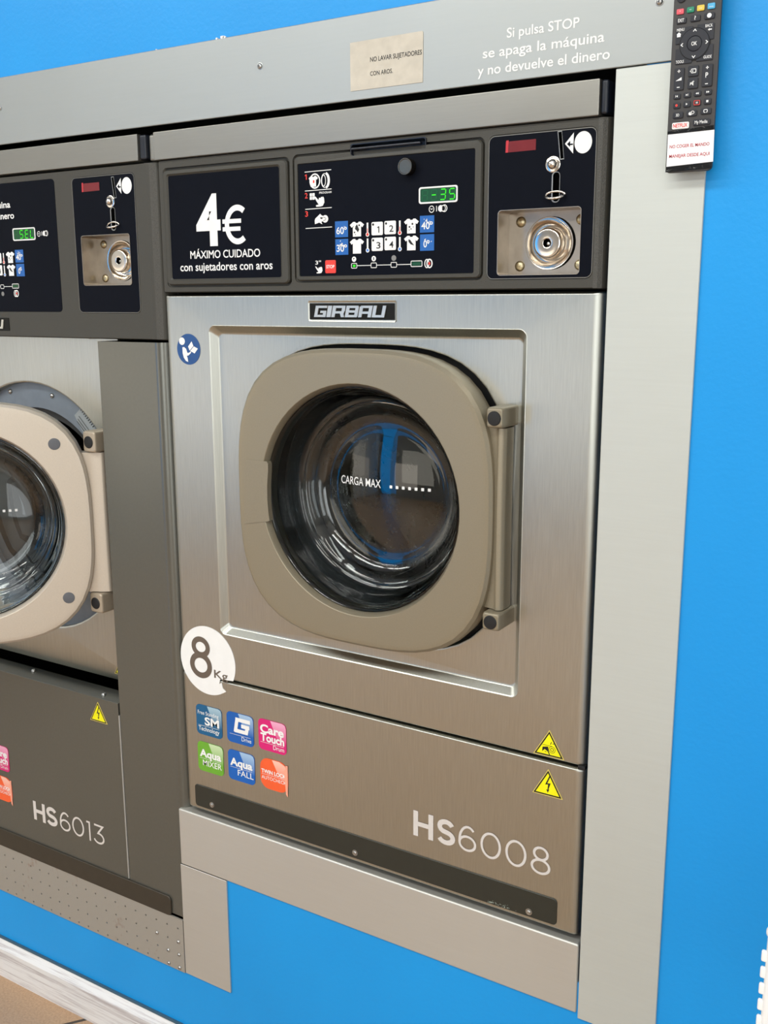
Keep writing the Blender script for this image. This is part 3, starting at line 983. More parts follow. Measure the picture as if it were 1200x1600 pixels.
def triangle_sticker(root, ax, az, w, h, y, kind):
    T = lambda s: [(ax - w / 2 * s, az - h + (1 - s) * h * .36), (ax + w / 2 * s, az - h + (1 - s) * h * .36), (ax, az - (1 - s) * h * .64)]
    st = obj('warning_sticker', MB().plate([T(1.0)], y - .0006, y), 'cream', root, 30)
    st['label'] = 'yellow warning triangle with a %s' % ('lightning bolt' if kind == 'bolt' else 'hand caught in a roller')
    ink('black_border', MB().poly(T(.93), y - .0008), 'ink', st)
    ink('yellow_field', MB().poly(T(.78), y - .0010), 'yellow', st)
    mb = MB()
    cx, zb = ax, az - h
    if kind == 'bolt':
        mb.fill([[(cx + .0018, zb + h * .76), (cx - .0034, zb + h * .42), (cx + .0006, zb + h * .44), (cx - .0001, zb + h * .24), (cx - .0018, zb + h * .25), (cx + .0004, zb + h * .13), (cx + .0024, zb + h * .26),
                  (cx + .0012, zb + h * .26), (cx + .0040, zb + h * .50), (cx - .0006, zb + h * .48), (cx + .0036, zb + h * .76)]], y - .0012)
    else:
        mb.ring(cx + .0045, zb + h * .29, .0042, .0044, .0005, y - .0012)
        mb.ring(cx + .0045, zb + h * .29, .0020, .0021, .0007, y - .0012)
        mb.fill([[(cx - .0090, zb + h * .16), (cx - .0085, zb + h * .33), (cx - .0010, zb + h * .38), (cx + .0002, zb + h * .20), (cx + .0020, zb + h * .08), (cx + .0008, zb + h * .08), (cx - .0016, zb + h * .20), (cx - .0056, zb + h * .26)]], y - .0012)
        mb.ribbon([(cx - .0088, zb + h * .42), (cx + .0040, zb + h * .42)], .0005, y - .0012)
        mb.ribbon([(cx + .0022, zb + h * .48), (cx + .0036, zb + h * .58)], .0009, y - .0012)
        mb.ribbon([(cx + .0048, zb + h * .52), (cx + .0078, zb + h * .53)], .0007, y - .0012)
        mb.ribbon([(cx - .0056, zb + h * .18), (cx - .0030, zb + h * .17)], .0006, y - .0012)
    ink('symbol', mb, 'ink', st)
    return st


def bowl_front(r):
    """y of the dome at the bottom of the glass bowl"""
    return .0455 + .35 * r * r * 3.6


def make_door(root, cx, cz, yf, a, rb, lo, hi, mat, latch, xf=None, aw=0.0):
    """door frame, glass bowl, arm; all drawn closed at front plane yf, then moved by xf"""
    n = 15
    L = lambda fn, y: at(fn, y)
    mb = MB()
    loops = [L(circ(cx, cz, rb + .004, n), yf + .030), L(sup(cx, cz, a - .006, 3.1, n), yf + .040), L(sup(cx, cz, a - .001, 3.1, n), yf + .034), L(sup(cx, cz, a, 3.1, n), yf + .012),
             L(sup(cx, cz, a - .0012, 3.1, n), yf + .005), L(sup(cx, cz, a - .005, 3.1, n), yf + .0012), L(sup(cx, cz, a - .012, 3.1, n), yf),
             L(circ(cx, cz, rb + .0012, n), yf), L(circ(cx, cz, rb, n), yf + .0008), L(circ(cx, cz, rb - .0045, n), yf + .0105), L(circ(cx, cz, rb - .003, n), yf + .030)]
    mb.loft(loops + [loops[0]])
    door = obj('door', mb, mat, root, 32)
    parts = [door]
    s = rb / .158
    F = [(.1545, .012), (.1540, .009), (.1520, .0085), (.1500, .0100), (.1480, .016), (.1455, .028), (.1420, .045), (.1380, .057), (.1335, .0625), (.1300, .0636), (.1287, .0612), (.1272, .0640), (.1245, .0658), (.1215, .068), (.1180, .074), (.1120, .081), (.1040, .0850), (.0980, .0865), (.0935, .0858)]  # small ridge at the shoulder is added to catch a ring of highlight
    F += [(r, bowl_front(r) + .030) for r in (.088, .080, .070, .060, .050, .040, .030, .020, .010, .0002)]
    Bk = [(r, bowl_front(r) * .8 + .052) for r in (.0002, .010, .020, .030, .040, .050, .060, .070, .080, .088)]
    Bk += [(.0960, .0955), (.1060, .0950), (.1150, .0910), (.1230, .0830), (.1280, .0755), (.1350, .0720), (.1420, .0660), (.1465, .0540), (.1500, .0340), (.1520, .0220), (.1545, .0180), (.1545, .012)]
    g = obj('glass_bowl', MB().lathe([(r * s, y + yf) for r, y in F + Bk], cx, cz, 128), 'glass', door, 40)
    g['label'] = 'clear round glass bowl'
    parts.append(g)
    tx = MB()
    wf = lambda x, z: yf + .030 + bowl_front(math.hypot(x - cx, z - cz)) - .0008
    if latch:
        tx.text('CARGA MAX', cx - .0760, cx - .0045, cz + .0075, .0112, 0, .008, 0, wf)
        d0, d1 = .0120, .0700
    else:
        tx.text('CARGA MAX', cx - .0760, cx - .0045, cz + .0075, .0112, 0, .008, 0, wf)
        d0, d1 = .0120, .0700
    for i in range(7):
        px = cx + d0 + (d1 - d0) * i / 6
        q = .0021
        tx.add([(x, wf(x, z), z) for x, z in ((px - q, cz + .0105 - q), (px + q, cz + .0105 - q), (px + q, cz + .0105 + q), (px - q, cz + .0105 + q))], [(0, 1, 2, 3)])
    parts.append(ink('load_line_lettering', tx, 'white', door))
    # hinge arm on the right, flowing out of the frame
    ax = cx + a + .0065
    mb = MB()
    loops = []
    for i in range(13):
        t = i / 12
        z = lo + (hi - lo) * t
        xl = cx + a - .012 - .004 * (2 * t - 1) ** 2
        xr = ax + .0062 + aw + .0006 * (2 * t - 1) ** 2
        r = .008
        loop = [(xl, yf + .034, z), (xr - .002, yf + .036, z), (xr, yf + .030, z)]
        for q in range(5):
            an = math.radians(90 * q / 4)
            loop.append((xr - r + r * math.cos(an), yf + .0045 + r - r * math.sin(an), z))
        loop.append((cx + a + .0035, yf + .0062, z))
        loop.append((cx + a - .0010, yf + .0088, z))
        loop.append((xl, yf + .0120, z))
        loops.append(loop)
    mb.loft(loops, True, True)
    arm = obj('hinge_arm', mb, mat, door, 40)
    parts.append(arm)
    if latch:
        lc = [(cx - a * .902, cz + .0445), (cx - .1460, cz + .0440), (cx - .1440, cz + .0405), (cx - .1443, cz + .030), (cx - .1465, cz + .010), (cx - .1468, cz - .010), (cx - .1455, cz - .030), (cx - .1440, cz - .0410), (cx - .1480, cz - .0425), (cx - a * .925, cz - .0500)]
        o = obj('latch_cover', MB().plate([lc[::-1]], yf - .0009, yf + .008), mat, door, 30)
        parts.append(o)
    else:
        for qz in (.1325, -.1265):
            o = obj('grey_plug', MB().lathe([(.0098, yf + .0004), (.0094, yf - .0006), (.0086, yf - .0010), (.0001, yf - .0012)], cx + .1520 - (.003 if qz > 0 else -.003), cz + qz, 26), plain('grey_plug_rubber', (96, 98, 104), 0.5), door, 30)
            parts.append(o)
    if xf is not None:
        for p in parts:
            p.data.transform(xf)
    return door


def hinge_block(root, cx, cz, w, h, yf, yb, mat, capr, up):
    mb = MB()
    bl = w * .15
    mb.loft([at(rr(cx - w / 2, cx + w / 2, cz - h / 2, cz + h / 2, bl), yb), at(rr(cx - w / 2, cx + w / 2, cz - h / 2, cz + h / 2, bl), yf + .005),
             at(rr(cx - w / 2 + .0008, cx + w / 2 - .0008, cz - h / 2 + .0008, cz + h / 2 - .0008, bl), yf + .0018), at(rr(cx - w / 2 + .003, cx + w / 2 - .003, cz - h / 2 + .003, cz + h / 2 - .003, bl * .8), yf)], False, True)
    k = obj('hinge_block', mb, mat, root, 50)
    c = obj('screw_cap', MB().lathe([(capr, yf + .001), (capr, yf - .0006), (capr * .92, yf - .0014), (capr * .5, yf - .0017), (.0001, yf - .0018)], cx, cz - .0005, 28), 'black', k, 40)
    c['label'] = 'black round cap'
    return k


def drum_and_case(root, x0, x1, z0, z1, cx, cz, yb, front, r_open, gy):
    mb = MB()
    o = [(x0, z0), (x1, z0), (x1, z1), (x0, z1)]
    i = [(x0 + .002, z0 + .002), (x1 - .002, z0 + .002), (x1 - .002, z1 - .002), (x0 + .002, z1 - .002)]
    mb.loft([at(o, front), at(o, yb)], False, True)
    mb.loft([at(i, front), at(i, yb - .002)], False, True)
    mb.loft([at(o, front), at(i, front)])
    obj('casing', mb, 'skin', root, 30)
    g = MB().lathe([(r_open + .012, gy), (r_open - .004, gy + .004), (r_open + .004, gy + .020), (r_open - .006, gy + .036), (r_open + .004, gy + .052), (r_open - .006, gy + .066), (r_open - .006, gy + .078)], cx, cz, 72)
    obj('door_gasket', g, 'gasket', root, 50)
    yd = gy + .080
    d = MB().lathe([(r_open - .004, yd), (r_open + .004, yd - .002), (r_open + .075, yd + .012), (r_open + .085, yd + .022), (r_open + .085, yd + .300), (r_open + .078, yd + .312), (.05, yd + .318), (.0005, yd + .310)], cx, cz, 72)
    dr = obj('drum', d, 'drum', root, 40)
    R = r_open + .085
    for k in range(3):
        t0 = math.radians(250 + 120 * k)
        loops = []
        for yy in (yd + .03, yd + .29):
            loops.append([(cx + (R - q) * math.cos(t0 + s_), yy, cz + (R - q) * math.sin(t0 + s_)) for s_, q in ((-.16, 0), (-.07, .045), (0, .058), (.07, .045), (.16, 0))])
        obj('drum_rib', MB().loft(loops, True, True), 'drum', dr, 40)


# ------------------------------------------------------------------ right washing machine
wm = thing('washing_machine', 'smaller stainless steel washing machine with closed taupe door and 4€ price panel', 'washing machine', (0.0, 0.0, 0.508))
drum_and_case(wm, -0.3385, 0.3385, 0.527, 1.583, 0.0167, 1.080, 0.72, 0.028, 0.165, 0.024)

n = 15
DCX, DCZ = 0.0167, 1.0800
x0, x1, z0, z1 = -0.3410, 0.3415, 0.7650, 1.3545
mb = MB()
R = lambda i, r: rr(x0 + i, x1 - i, z0 + i * .4, z1 - i * .3, r, n)
mb.loft([at(R(0.0005, .003), .030), at(R(0, .003), .012), at(R(.0010, .003), .0070), at(R(.0036, .003), .0030), at(R(.0075, .003), .0008), at(R(.012, .003), 0.0),
         at(rr(-.2545, .2490, .8385, 1.3110, .011, n), 0.0), at(rr(-.2535, .2480, .8395, 1.3100, .010, n), -.0008), at(rr(-.2515, .2462, .8415, 1.3085, .009, n), .0004),
         at(rr(-.2450, .2408, .8490, 1.3010, .008, n), .0088), at(rr(-.2435, .2395, .8505, 1.2990, .008, n), .0096), at(rr(-.2420, .2380, .8520, 1.2975, .008, n), .0100),
         at(sup(DCX, DCZ, .2145, 3.1, n), .0100), at(sup(DCX, DCZ, .2105, 3.1, n), .0086), at(sup(DCX, DCZ, .2080, 3.1, n), .0094), at(sup(DCX, DCZ, .2064, 3.1, n), .013), at(sup(DCX, DCZ, .2062, 3.1, n), .034)])
obj('front_panel', mb, 'steel', wm, 40)
obj('door_recess', MB().loft([at(sup(DCX, DCZ, .2062, 3.1, n), .034), at(circ(DCX, DCZ, .168, n), .034)]), 'black', wm)

x0, x1, z0, z1 = -0.3410, 0.3415, 0.5245, 0.7630
mb = MB()
R = lambda i, r: rr(x0 + i, x1 - i, z0 + i * .5, z1 - i * .3, r, 4)
mb.loft([at(R(0.0005, .004), .030), at(R(0, .004), .012), at(R(.0010, .004), .0070), at(R(.0036, .004), .0030), at(R(.0075, .004), .0008), at(R(.012, .004), 0.0)], False, True)
lp = obj('lower_panel', mb, 'steel', wm, 40)
o = obj('panel_plug', MB().box(.3325, .3424, -.0005, .010, .7616, .7672, .0012, 2), 'black', lp)

ks = obj('kick_strip', MB().loft([at(rr(-.3208, .3118, .5330, .5710, .0055), .001), at(rr(-.3208, .3118, .5330, .5710, .0055), -.0010), at(rr(-.3203, .3113, .5335, .5705, .0050), -.0015)], False, True), 'kick', wm, 30)
for x, z in ((-.2848, .5431), (-.0067, .5425), (.2726, .5407)):
    mb = MB().lathe([(.0048, -.0015), (.0046, -.0022), (.0034, -.0022), (.0030, -.0018), (.0028, -.0030), (.0018, -.0036), (.0001, -.0036)], x, z, 18)
    obj('screw', mb, 'screw', ks, 30)
mb = MB()
for i in range(46):
    qx = .212 + abs(random.gauss(0, .016))
    qz = .5345 + abs(random.gauss(0, .0022))
    q = random.uniform(.0003, .0009)
    mb.poly([(qx + q * math.cos(t) * random.uniform(.6, 1.6), qz + q * math.sin(t) * random.uniform(.4, 1.1)) for t in (0, 1.2, 2.5, 3.8, 5.1)], -.0017)
ink('scratch_marks', mb, plain('pale_scratch', (150, 160, 150), 0.6), ks)

# console
mb = MB()
x0, x1, z0, z1 = -0.3400, 0.3418, 1.3570, 1.5450
R = lambda i: rr(x0 + i * .15, x1 - i, z0 + i * .12, z1 - i * .1, .002, 3)
mb.loft([at(R(0), .055), at(R(0), .016), at(R(.0012), .0095), at(R(.0044), .0046), at(R(.0090), .0014), at(R(.0140), 0.0)], True, True)
con = obj('control_console', mb, 'console', wm, 40)
boolean(con, [MB().plate([rr(-.3315, -.1015, 1.3650, 1.5335, .008)], -.01, .0045),
              MB().plate([rr(-.0962, .1880, 1.3690, 1.5350, .008)], -.01, .0045),
              MB().plate([rr(.1930, .3272, 1.3685, 1.5355, .008)], -.01, .0012),
              MB().plate([rr(.2066, .3122, 1.3735, 1.4500, .0045)], -.01, .045),
              MB().plate([rr(-.0030, .1085, 1.5255, 1.5407, .003)], -.01, .022)])
ink('corner_grain', MB().add([(x, y, z) for z in (1.358, 1.5435) for x, y in ((.3283, -.0002), (.3330, .0012), (.3376, .0044))], [(0, 1, 4, 3), (1, 2, 5, 4)]), 'console_rib', con)

# price panel
PY = 0.0
mb = MB()
mb.loft([at(rr(-.3290, -.1040, 1.3680, 1.5305, .007), .0045), at(rr(-.3288, -.1042, 1.3682, 1.5303, .007), -.0010), at(rr(-.3272, -.1058, 1.3698, 1.5287, .006), -.0030),
         at(rr(-.3215, -.1155, 1.3745, 1.5245, .004), -.0034), at(rr(-.3195, -.1185, 1.3768, 1.5220, .003), -.0012), at(rr(-.3193, -.1187, 1.3770, 1.5218, .003), .002)])
pf = obj('price_panel', mb, 'console', wm, 30)
o = ink('screen', MB().poly(rr(-.3200, -.1180, 1.3764, 1.5224, .003), -.0011), 'navy', pf)
mb = MB()
mb.text('4', -.2690, -.2236, 1.4250, .0643, -.0014, .035)
mb.ring(-.1930, 1.4495, .0190, .0228, .0078, -.0014, 30, 52, 308)
mb.ribbon([(-.2200, 1.4545), (-.1862, 1.4545)], .0058, -.0014)
mb.ribbon([(-.2200, 1.4440), (-.1878, 1.4440)], .0058, -.0014)
mb.text('MÁXIMO CUIDADO', -.2826, -.1541, 1.4053, .0104, -.0014, .012)
mb.text('con sujetadores con aros', -.3030, -.1332, 1.3880, .0112, -.0014, .012)
ink('price_lettering', mb, 'white', pf)

# program panel
mb = MB()
mb.loft([at(rr(-.0938, .1856, 1.3712, 1.5325, .007), .0045), at(rr(-.0936, .1854, 1.3714, 1.5323, .007), 0.0), at(rr(-.0922, .1840, 1.3728, 1.5309, .006), -.0018),
         at(rr(-.0876, .1762, 1.3770, 1.5228, .002), -.0018), at(rr(-.0870, .1754, 1.3776, 1.5222, .002), -.0006), at(rr(-.0868, .1752, 1.3778, 1.5220, .002), .002)])
pg = obj('program_panel', mb, 'console', wm, 30)
boolean(pg, [MB().plate([rr(-.0026, .1082, 1.5262, 1.5450, .004)], -.02, .004)])
SY = -.0006
ink('screen', MB().poly(rr(-.0872, .1756, 1.3774, 1.5224, .002), SY), 'navy', pg)
hd = obj('grip_recess', MB().loft([at(rr(-.0030, .1085, 1.5255, 1.5412, .003), -.0014), at(rr(-.0018, .1070, 1.5268, 1.5400, .003), -.0012), at(rr(-.0010, .1060, 1.5290, 1.5395, .003), .018)], False, True), 'cap', pg, 30)
obj('grip_bar', MB().box(-.0015, .1010, -.0030, .004, 1.5335, 1.5364, .0012, 2), 'cap', pg)
kb = obj('release_knob', MB().lathe([(.0104, SY), (.0104, SY - .0100), (.0098, SY - .0108), (.0088, SY - .0108), (.0082, SY - .0100), (.0001, SY - .0100)], .0838, 1.5072, 36), plain('bronze_lock', (128, 116, 100), 0.25, 1.0), pg, 40)
program_symbols(pg, 0, 0, SY, True, '8-35'.replace('8', ' ', 1))

coin_panel(wm, 0, 0, 1.3705, 1.5335, 0.0)
top_lip(wm, -0.3420, 0.3296, 1.5450, 1.5838, .0088)
badge(wm, -.0721, .0626, 1.3202, 1.3416, 0.0, True)

# door and hinges
make_door(wm, DCX, DCZ, -.030, .2035, .158, .9616, 1.1922, 'taupe', True)
hinge_block(wm, .2239, 1.2058, .0225, .0250, -.036, .012, 'taupe', .0089, True)
hinge_block(wm, .2236, .9488, .0240, .0235, -.036, .012, 'taupe', .0089, False)

# stickers
ms = obj('manual_sticker', MB().plate([[(-.2946 + .0227 * math.cos(t * PI / 24), 1.2751 + .0227 * math.sin(t * PI / 24)) for t in range(48)]], -.0005, 0), 'safety_blue', wm)
ms['label'] = 'round blue sticker with white reading figure'
mb = MB()
mb.disc(-.3068, 1.2868, .0058, .0056, -.0008, 24)
fig = [(-.52, .08), (-.36, .10), (-.20, -.02), (-.10, -.28), (.04, -.26), (.22, -.16), (.20, -.28), (-.02, -.44), (-.16, -.46), (-.10, -.62), (-.06, -.86), (-.26, -.80), (-.44, -.58), (-.52, -.30)]
mb.fill([[(-.2946 + .0227 * x, 1.2760 + .0227 * z) for x, z in fig]], -.0008)
mb.fill([[(-.2946 + .0227 * x, 1.2751 + .0227 * z) for x, z in ((-.02, .18), (.30, .52), (.44, .22), (.10, -.08))]], -.0008)
mb.fill([[(-.2946 + .0227 * x, 1.2751 + .0227 * z) for x, z in ((.15, -.10), (.48, .20), (.82, .06), (.52, -.26))]], -.0008)
ink('reading_figure', mb, 'white', ms)

cx, cz, r = -.2824, .7902, .0564
outer = []
for k in range(72):
    t = math.radians(5 * k)
    x, z = cx + r * math.cos(t), cz + r * math.sin(t)
    if 302 <= 5 * k <= 333:
        continue
    outer.append((x, z))
    if 5 * k == 300:
        outer += [(-.2468, .7455), (-.2530, .7500), (-.2552, .7590), (-.2600, .7560), (-.2580, .7640)]
gx, gf = glyphs('8', .02)
gl = min(p[0] for p in gx)
gw = max(p[0] for p in gx) - gl
kg = obj('capacity_sticker', MB().plate([outer], -.0006, 0), 'white', wm)
kg['label'] = 'torn round white sticker reading 8 Kg'
mb = MB()
mb.ring(-.2965, .7803, .0182, .0168, .0095, -.0009, 40)
mb.ring(-.2955, .8108, .0146, .0128, .0088, -.0009, 40)
mb.text('Kg', -.2697, -.2420, .7650, .0128, -.0009, .012)
ink('capacity_lettering', mb, plain('taupe_grey_print', (112, 100, 90), 0.45, 0.3), kg)

feature_stickers(wm, 0, 0, 0.0)
model_lettering(wm, (('H', .0925, .1248), ('S', .1304, .1596), ('6', .1646, .1922), ('0', .1984, .2293), ('0', .2356, .2665), ('8', .2726, .3008)), .6002, .0388, -.0004)
triangle_sticker(wm, .2933, .8060, .0425, .0363, 0.0, 'roller')
triangle_sticker(wm, .2934, .7520, .0420, .0372, 0.0, 'bolt')

# ------------------------------------------------------------------ left washing machine
lm = thing('washing_machine', 'larger grey washing machine at left with its taupe door ajar and silver corner post', 'washing machine', (-0.74, 0.0, 0.305))
LCX, LCZ = -.7150, .9850
drum_and_case(lm, -1.1280, -.3450, .315, 1.580, LCX, LCZ, 0.85, 0.074, 0.165, 0.068)
obj('corner_post', MB().add([], []).loft([[(x, y, z) for x, y in [(-.4865, .070), (-.4865, .0006), (-.4859, 0.0)] + [(-.3640 + .0215 * math.sin(math.radians(q)), .0215 - .0215 * math.cos(math.radians(q))) for q in range(0, 91, 10)] + [(-.3425, .070)]] for z in (.3115, 1.2835)], True, True), 'skin', lm, 50)
obj('corner_post', MB().box(-1.1300, -.9850, 0, .070, .3115, 1.2835, .004, 3), 'skin', lm)
nn = 15
mb = MB()
mb.loft([at(rr(-.9840, -.4875, .6900, 1.2865, .002, nn), .074), at(rr(-.9840, -.4875, .6900, 1.2865, .002, nn), .050), at(rr(-.9830, -.4885, .7030, 1.2855, .002, nn), .0450),
         at(circ(LCX, LCZ, .2260, nn), .0450), at(circ(LCX, LCZ, .2225, nn), .0465), at(circ(LCX, LCZ, .2220, nn), .0600)])
obj('front_panel', mb, 'steel', lm, 40)
mb = MB().lathe([(.2222, .0590), (.2200, .0600), (.1770, .0605), (.1760, .0680)], LCX, LCZ, 72)
fl = obj('door_flange', mb, 'flange', lm, 40)
for x, z in ((-.7815, 1.1870), (-.6712, 1.1845), (-.5674, 1.1475), (-.53, 1.07)):
    obj('screw', MB().lathe([(.0046, .0605), (.0040, .0580), (.0020, .0565), (.0001, .0562)], x, z, 18), 'screw', fl, 50)
rate = [(-.5985, 1.1690), (-.6185, 1.1535), (-.5990, 1.1215), (-.5690, 1.1300), (-.5720, 1.1400)]
rl = ink('rating_label', MB().fill([rate], .0600), plain('grey_label', (150, 156, 160), 0.5), fl)
mb = MB()
for i in range(9):
    t = i / 8
    x, z = -.6000 + .0270 * t, 1.1640 - .0270 * t
    mb.ribbon([(x - .0025, z - .0016), (x + .0022, z + .0014)], .0016, .0597)
for q in (.0075, .0125, .0165):
    mb.ribbon([(-.6030 - q * .6, 1.1600 - q), (-.5800 - q * .6, 1.1370 - q)], .0012, .0597)
ink('label_lines', mb, 'ink', rl)

mb = MB()
P = [(0.0, .342), (0.0, .6728), (.0006, .6734), (.0435, .6734), (.0435, .6650), (.0120, .6650), (.0120, .342)]
mb.loft([[(x, y, z) for y, z in P] for x in (-.9840, -.4900)], True, True)
ll = obj('lower_panel', mb, 'skin', lm, 20)
obj('edge_strip', MB().box(-.4899, -.4868, -.0006, .010, .3445, .6520), 'skin_joint', lm)
obj('post_edge_gap', MB().box(-.4899, -.4868, .006, .012, .6520, .6735), 'void', lm)
for q in ((-.5400, .0150), (-.7401, .0300)):
    mb = MB()
    mb.loft([[(q[0] + rr_ * math.cos(t * PI / 8), q[1] + rr_ * math.sin(t * PI / 8), .6734 + zz) for t in range(16)] for rr_, zz in ((.0042, 0), (.0042, .002), (.003, .0036), (.0005, .004))], False, True)
    obj('screw', mb, 'screw', ll, 40)
kx = rr(-1.0900, -.3872, .3060, .3430, .008)
kl = obj('kick_strip', MB().loft([at(kx, .002), at(kx, -.0026), at(rr(-1.0894, -.3878, .3066, .3424, .0075), -.0034)], False, True), 'kick_brown', lm, 30)

# console
x0, x1, z0, z1 = -1.1300, -.3422, 1.2865, 1.5450
mb = MB()
R = lambda i: rr(x0 + i * .3, x1 - i, z0 + i * .12, z1 - i * .1, .002, 3)
mb.loft([at(R(0), .070), at(R(0), .024), at(R(.0018), .0130), at(R(.0066), .0062), at(R(.0140), .0018), at(R(.0220), 0.0)], True, True)
con = obj('control_console', mb, 'console', lm, 40)
boolean(con, [MB().plate([rr(-.8560, -.5612, 1.3285, 1.5340, .007)], -.01, .0006),
              MB().plate([rr(-.5215, -.3874, 1.3270, 1.5325, .008)], -.01, .0012),
              MB().plate([rr(-.5079, -.4023, 1.3690, 1.4455, .0045)], -.01, .045)])
ink('corner_grain', MB().add([(x, y, z) for z in (1.2885, 1.5435) for x, y in ((-.3665, .0000), (-.3565, .0016), (-.3490, .0060))], [(0, 1, 4, 3), (1, 2, 5, 4)]), 'console_rib', con)
pg = obj('program_panel', MB().loft([at(rr(-.8555, -.5617, 1.3290, 1.5335, .0065), .0015), at(rr(-.8555, -.5617, 1.3290, 1.5335, .0065), -.0003)], False, True), 'navy', lm, 40)
program_symbols(pg, -.7655, -.0198, -.0003, False, ' SEL')
mb = MB()
mb.text('Si pulsa STOP', -.7960, -.7000, 1.5125, .0098, -.0008, .02)
mb.text('se apaga la máquina', -.8230, -.6680, 1.4955, .0098, -.0008, .02)
mb.text('y no devuelve el dinero', -.8300, -.6608, 1.4780, .0098, -.0008, .02)
ink('panel_lettering', mb, 'white', pg)
coin_panel(lm, -.7148, -.0045, 1.3285, 1.5310, 0.0)
top_lip(lm, -1.1320, -.3735, 1.5468, 1.5840, .0135)
obj('lip_corner', MB().box(-.3592, -.3437, .003, .05, 1.5455, 1.5830, .004, 3), 'lip', lm)
badge(lm, -.8290, -.6938, 1.2975, 1.3186, 0.0, False)
dome_screw('under_screw', -.5466, 1.2880, .0035, .040, lm)

# door swung open about its hinge on the right
TH = 0.7544
HX, HY, HZ = -.5150, .0008, .9870
mt = Matrix.Translation((HX, HY, 0)) @ Matrix.Rotation(TH, 4, 'Z') @ Matrix.Translation((-HX, -HY, 0))
make_door(lm, HX - .2073, HZ, HY, .2020, .1603, .8660, 1.1025, 'pale_taupe', False, mt, .012)
hinge_block(lm, -.5190, 1.1212, .0285, .0350, -.002, .062, 'mid_taupe', .0100, True)
hinge_block(lm, -.5265, .8470, .0290, .0350, -.002, .062, 'mid_taupe', .0100, False)

feature_stickers(lm, -.6620, -.1975, 0.0)
model_lettering(lm, (('H', -.7326, -.7003), ('S', -.6973, -.6672), ('6', -.6604, -.6325), ('0', -.6272, -.5963), ('1', -.5892, -.5800), ('3', -.5722, -.5438)), .3900, .0380, -.0004)
triangle_sticker(lm, -.5392, .6660, .0420, .0370, 0.0, 'bolt')
triangle_sticker(lm, -.5203, .7405, .0420, .0370, .0450, 'bolt')

# ------------------------------------------------------------------ remote control
RY = -.0215
rc = thing('remote_control', 'black television remote control fixed upright on the aluminium post at the right', 'remote control', (0.437, -0.004, 1.478))
Q = lambda v: .75 + (v - .75) * 0.99202       # measured on a plane 9 mm behind the face
Zq = lambda v: 1.345 + (v - 1.345) * 0.99202
rb0, rb1 = .4118, .4618
mb = MB()
mb.loft([at(rr(rb0 + .012, rb1 - .012, 1.4810, 1.7020, .004), -.004), at(rr(rb0 + .008, rb1 - .009, 1.4790, 1.7040, .005), -.010), at(rr(rb0 + .001, rb1 - .0025, 1.4768, 1.7058, .005), RY + .0045),
         at(rr(rb0, rb1 - .0006, 1.4765, 1.7060, .005), RY + .0025), at(rr(rb0 + .0005, rb1 - .0010, 1.4770, 1.7055, .005), RY + .0006), at(rr(rb0 + .0015, rb1 - .0020, 1.4780, 1.7045, .004), RY)], True, True)
body = obj('body', mb, 'remote', rc, 40)


def key(x0, x1, z0, z1, mat='key', r=.0012, h=.0016, name='key', lab=None):
    x0, x1, z0, z1 = Q(x0), Q(x1), Zq(z0), Zq(z1)
    o = obj(name, MB().loft([at(rr(x0, x1, z0, z1, r, 3), RY), at(rr(x0, x1, z0, z1, r, 3), RY - h * .7), at(rr(x0 + .0005, x1 - .0005, z0 + .0005, z1 - .0005, r, 3), RY - h)], False, True), mat, rc, 40)
    if lab:
        o['label'] = lab
    return o


def ktext(k, t, x0, x1, zb, cap, mat='white', bold=.015, y=RY - .0018):
    return ink('key_lettering', MB().text(t, Q(x0), Q(x1), Zq(zb), cap, y, bold), mat, k)


def kmark(k, fn, mat='white'):
    m_ = MB()
    fn(m_)
    m_.v = [(Q(x), RY - .0018, Zq(z)) for x, y, z in m_.v]
    return ink('key_symbol', m_, mat, k)


for i, (c, xa) in enumerate((('key_red', .4133), ('key_green', .4239), ('key_yellow', .4343), ('key_blue', .4450))):
    k = key(xa, xa + .0075, 1.6347 + .0003 * i, 1.6400 + .0004 * i, c, .001, .0016, 'key', c[4:] + ' key')
    kmark(k, lambda m_, xa=xa, i=i: [m_.disc(xa + .0038 + .0011 * (j - i / 2), 1.6376, .0004, .0004, 0, 8) for j in range(i + 1)])
k = key(.4137, .4238, 1.6255, 1.6313)
ktext(k, 'EXIT', .4155, .4218, 1.6270, .0031)
k = key(.4280, .4382, 1.6258, 1.6318)
ktext(k, '?', .4322, .4338, 1.6273, .0036)
k = key(.4421, .4526, 1.6262, 1.6322)
kmark(k, lambda m_: m_.disc(.4474, 1.6295, .0023, .0023, 0, 18))
for a, q, c, e, t, tx, tz in ((.4137, .4312, 1.6058, 1.6217, 'MENU', (.4147, .4225), 1.6182), (.4355, .4529, 1.6066, 1.6223, 'BACK', (.4440, .4514), 1.6186),
                              (.4143, .4316, 1.5860, 1.6012, 'TOOLS', (.4152, .4236), 1.5870), (.4362, .4531, 1.5866, 1.6021, 'GUIDE', (.4438, .4520), 1.5886)):
    k = key(a, q, c, e, 'key', .0008, .0011)
    ktext(k, t, tx[0], tx[1], tz, .0027, 'white', .012, RY - .0014)
    if t == 'MENU':
        kmark(k, lambda m_: (m_.poly([(.4152, 1.6125), (.4190, 1.6125), (.4190, 1.6150), (.4196, 1.6150), (.4171, 1.6172), (.4146, 1.6150), (.4152, 1.6150)], 0)))
    if t == 'BACK':
        kmark(k, lambda m_: (m_.ribbon([(.4482, 1.6160), (.4508, 1.6160)], .0012, 0), m_.poly([(.4468, 1.6160), (.4485, 1.6146), (.4485, 1.6174)], 0)))
wx, wz = Q(.4337), Zq(1.6043)
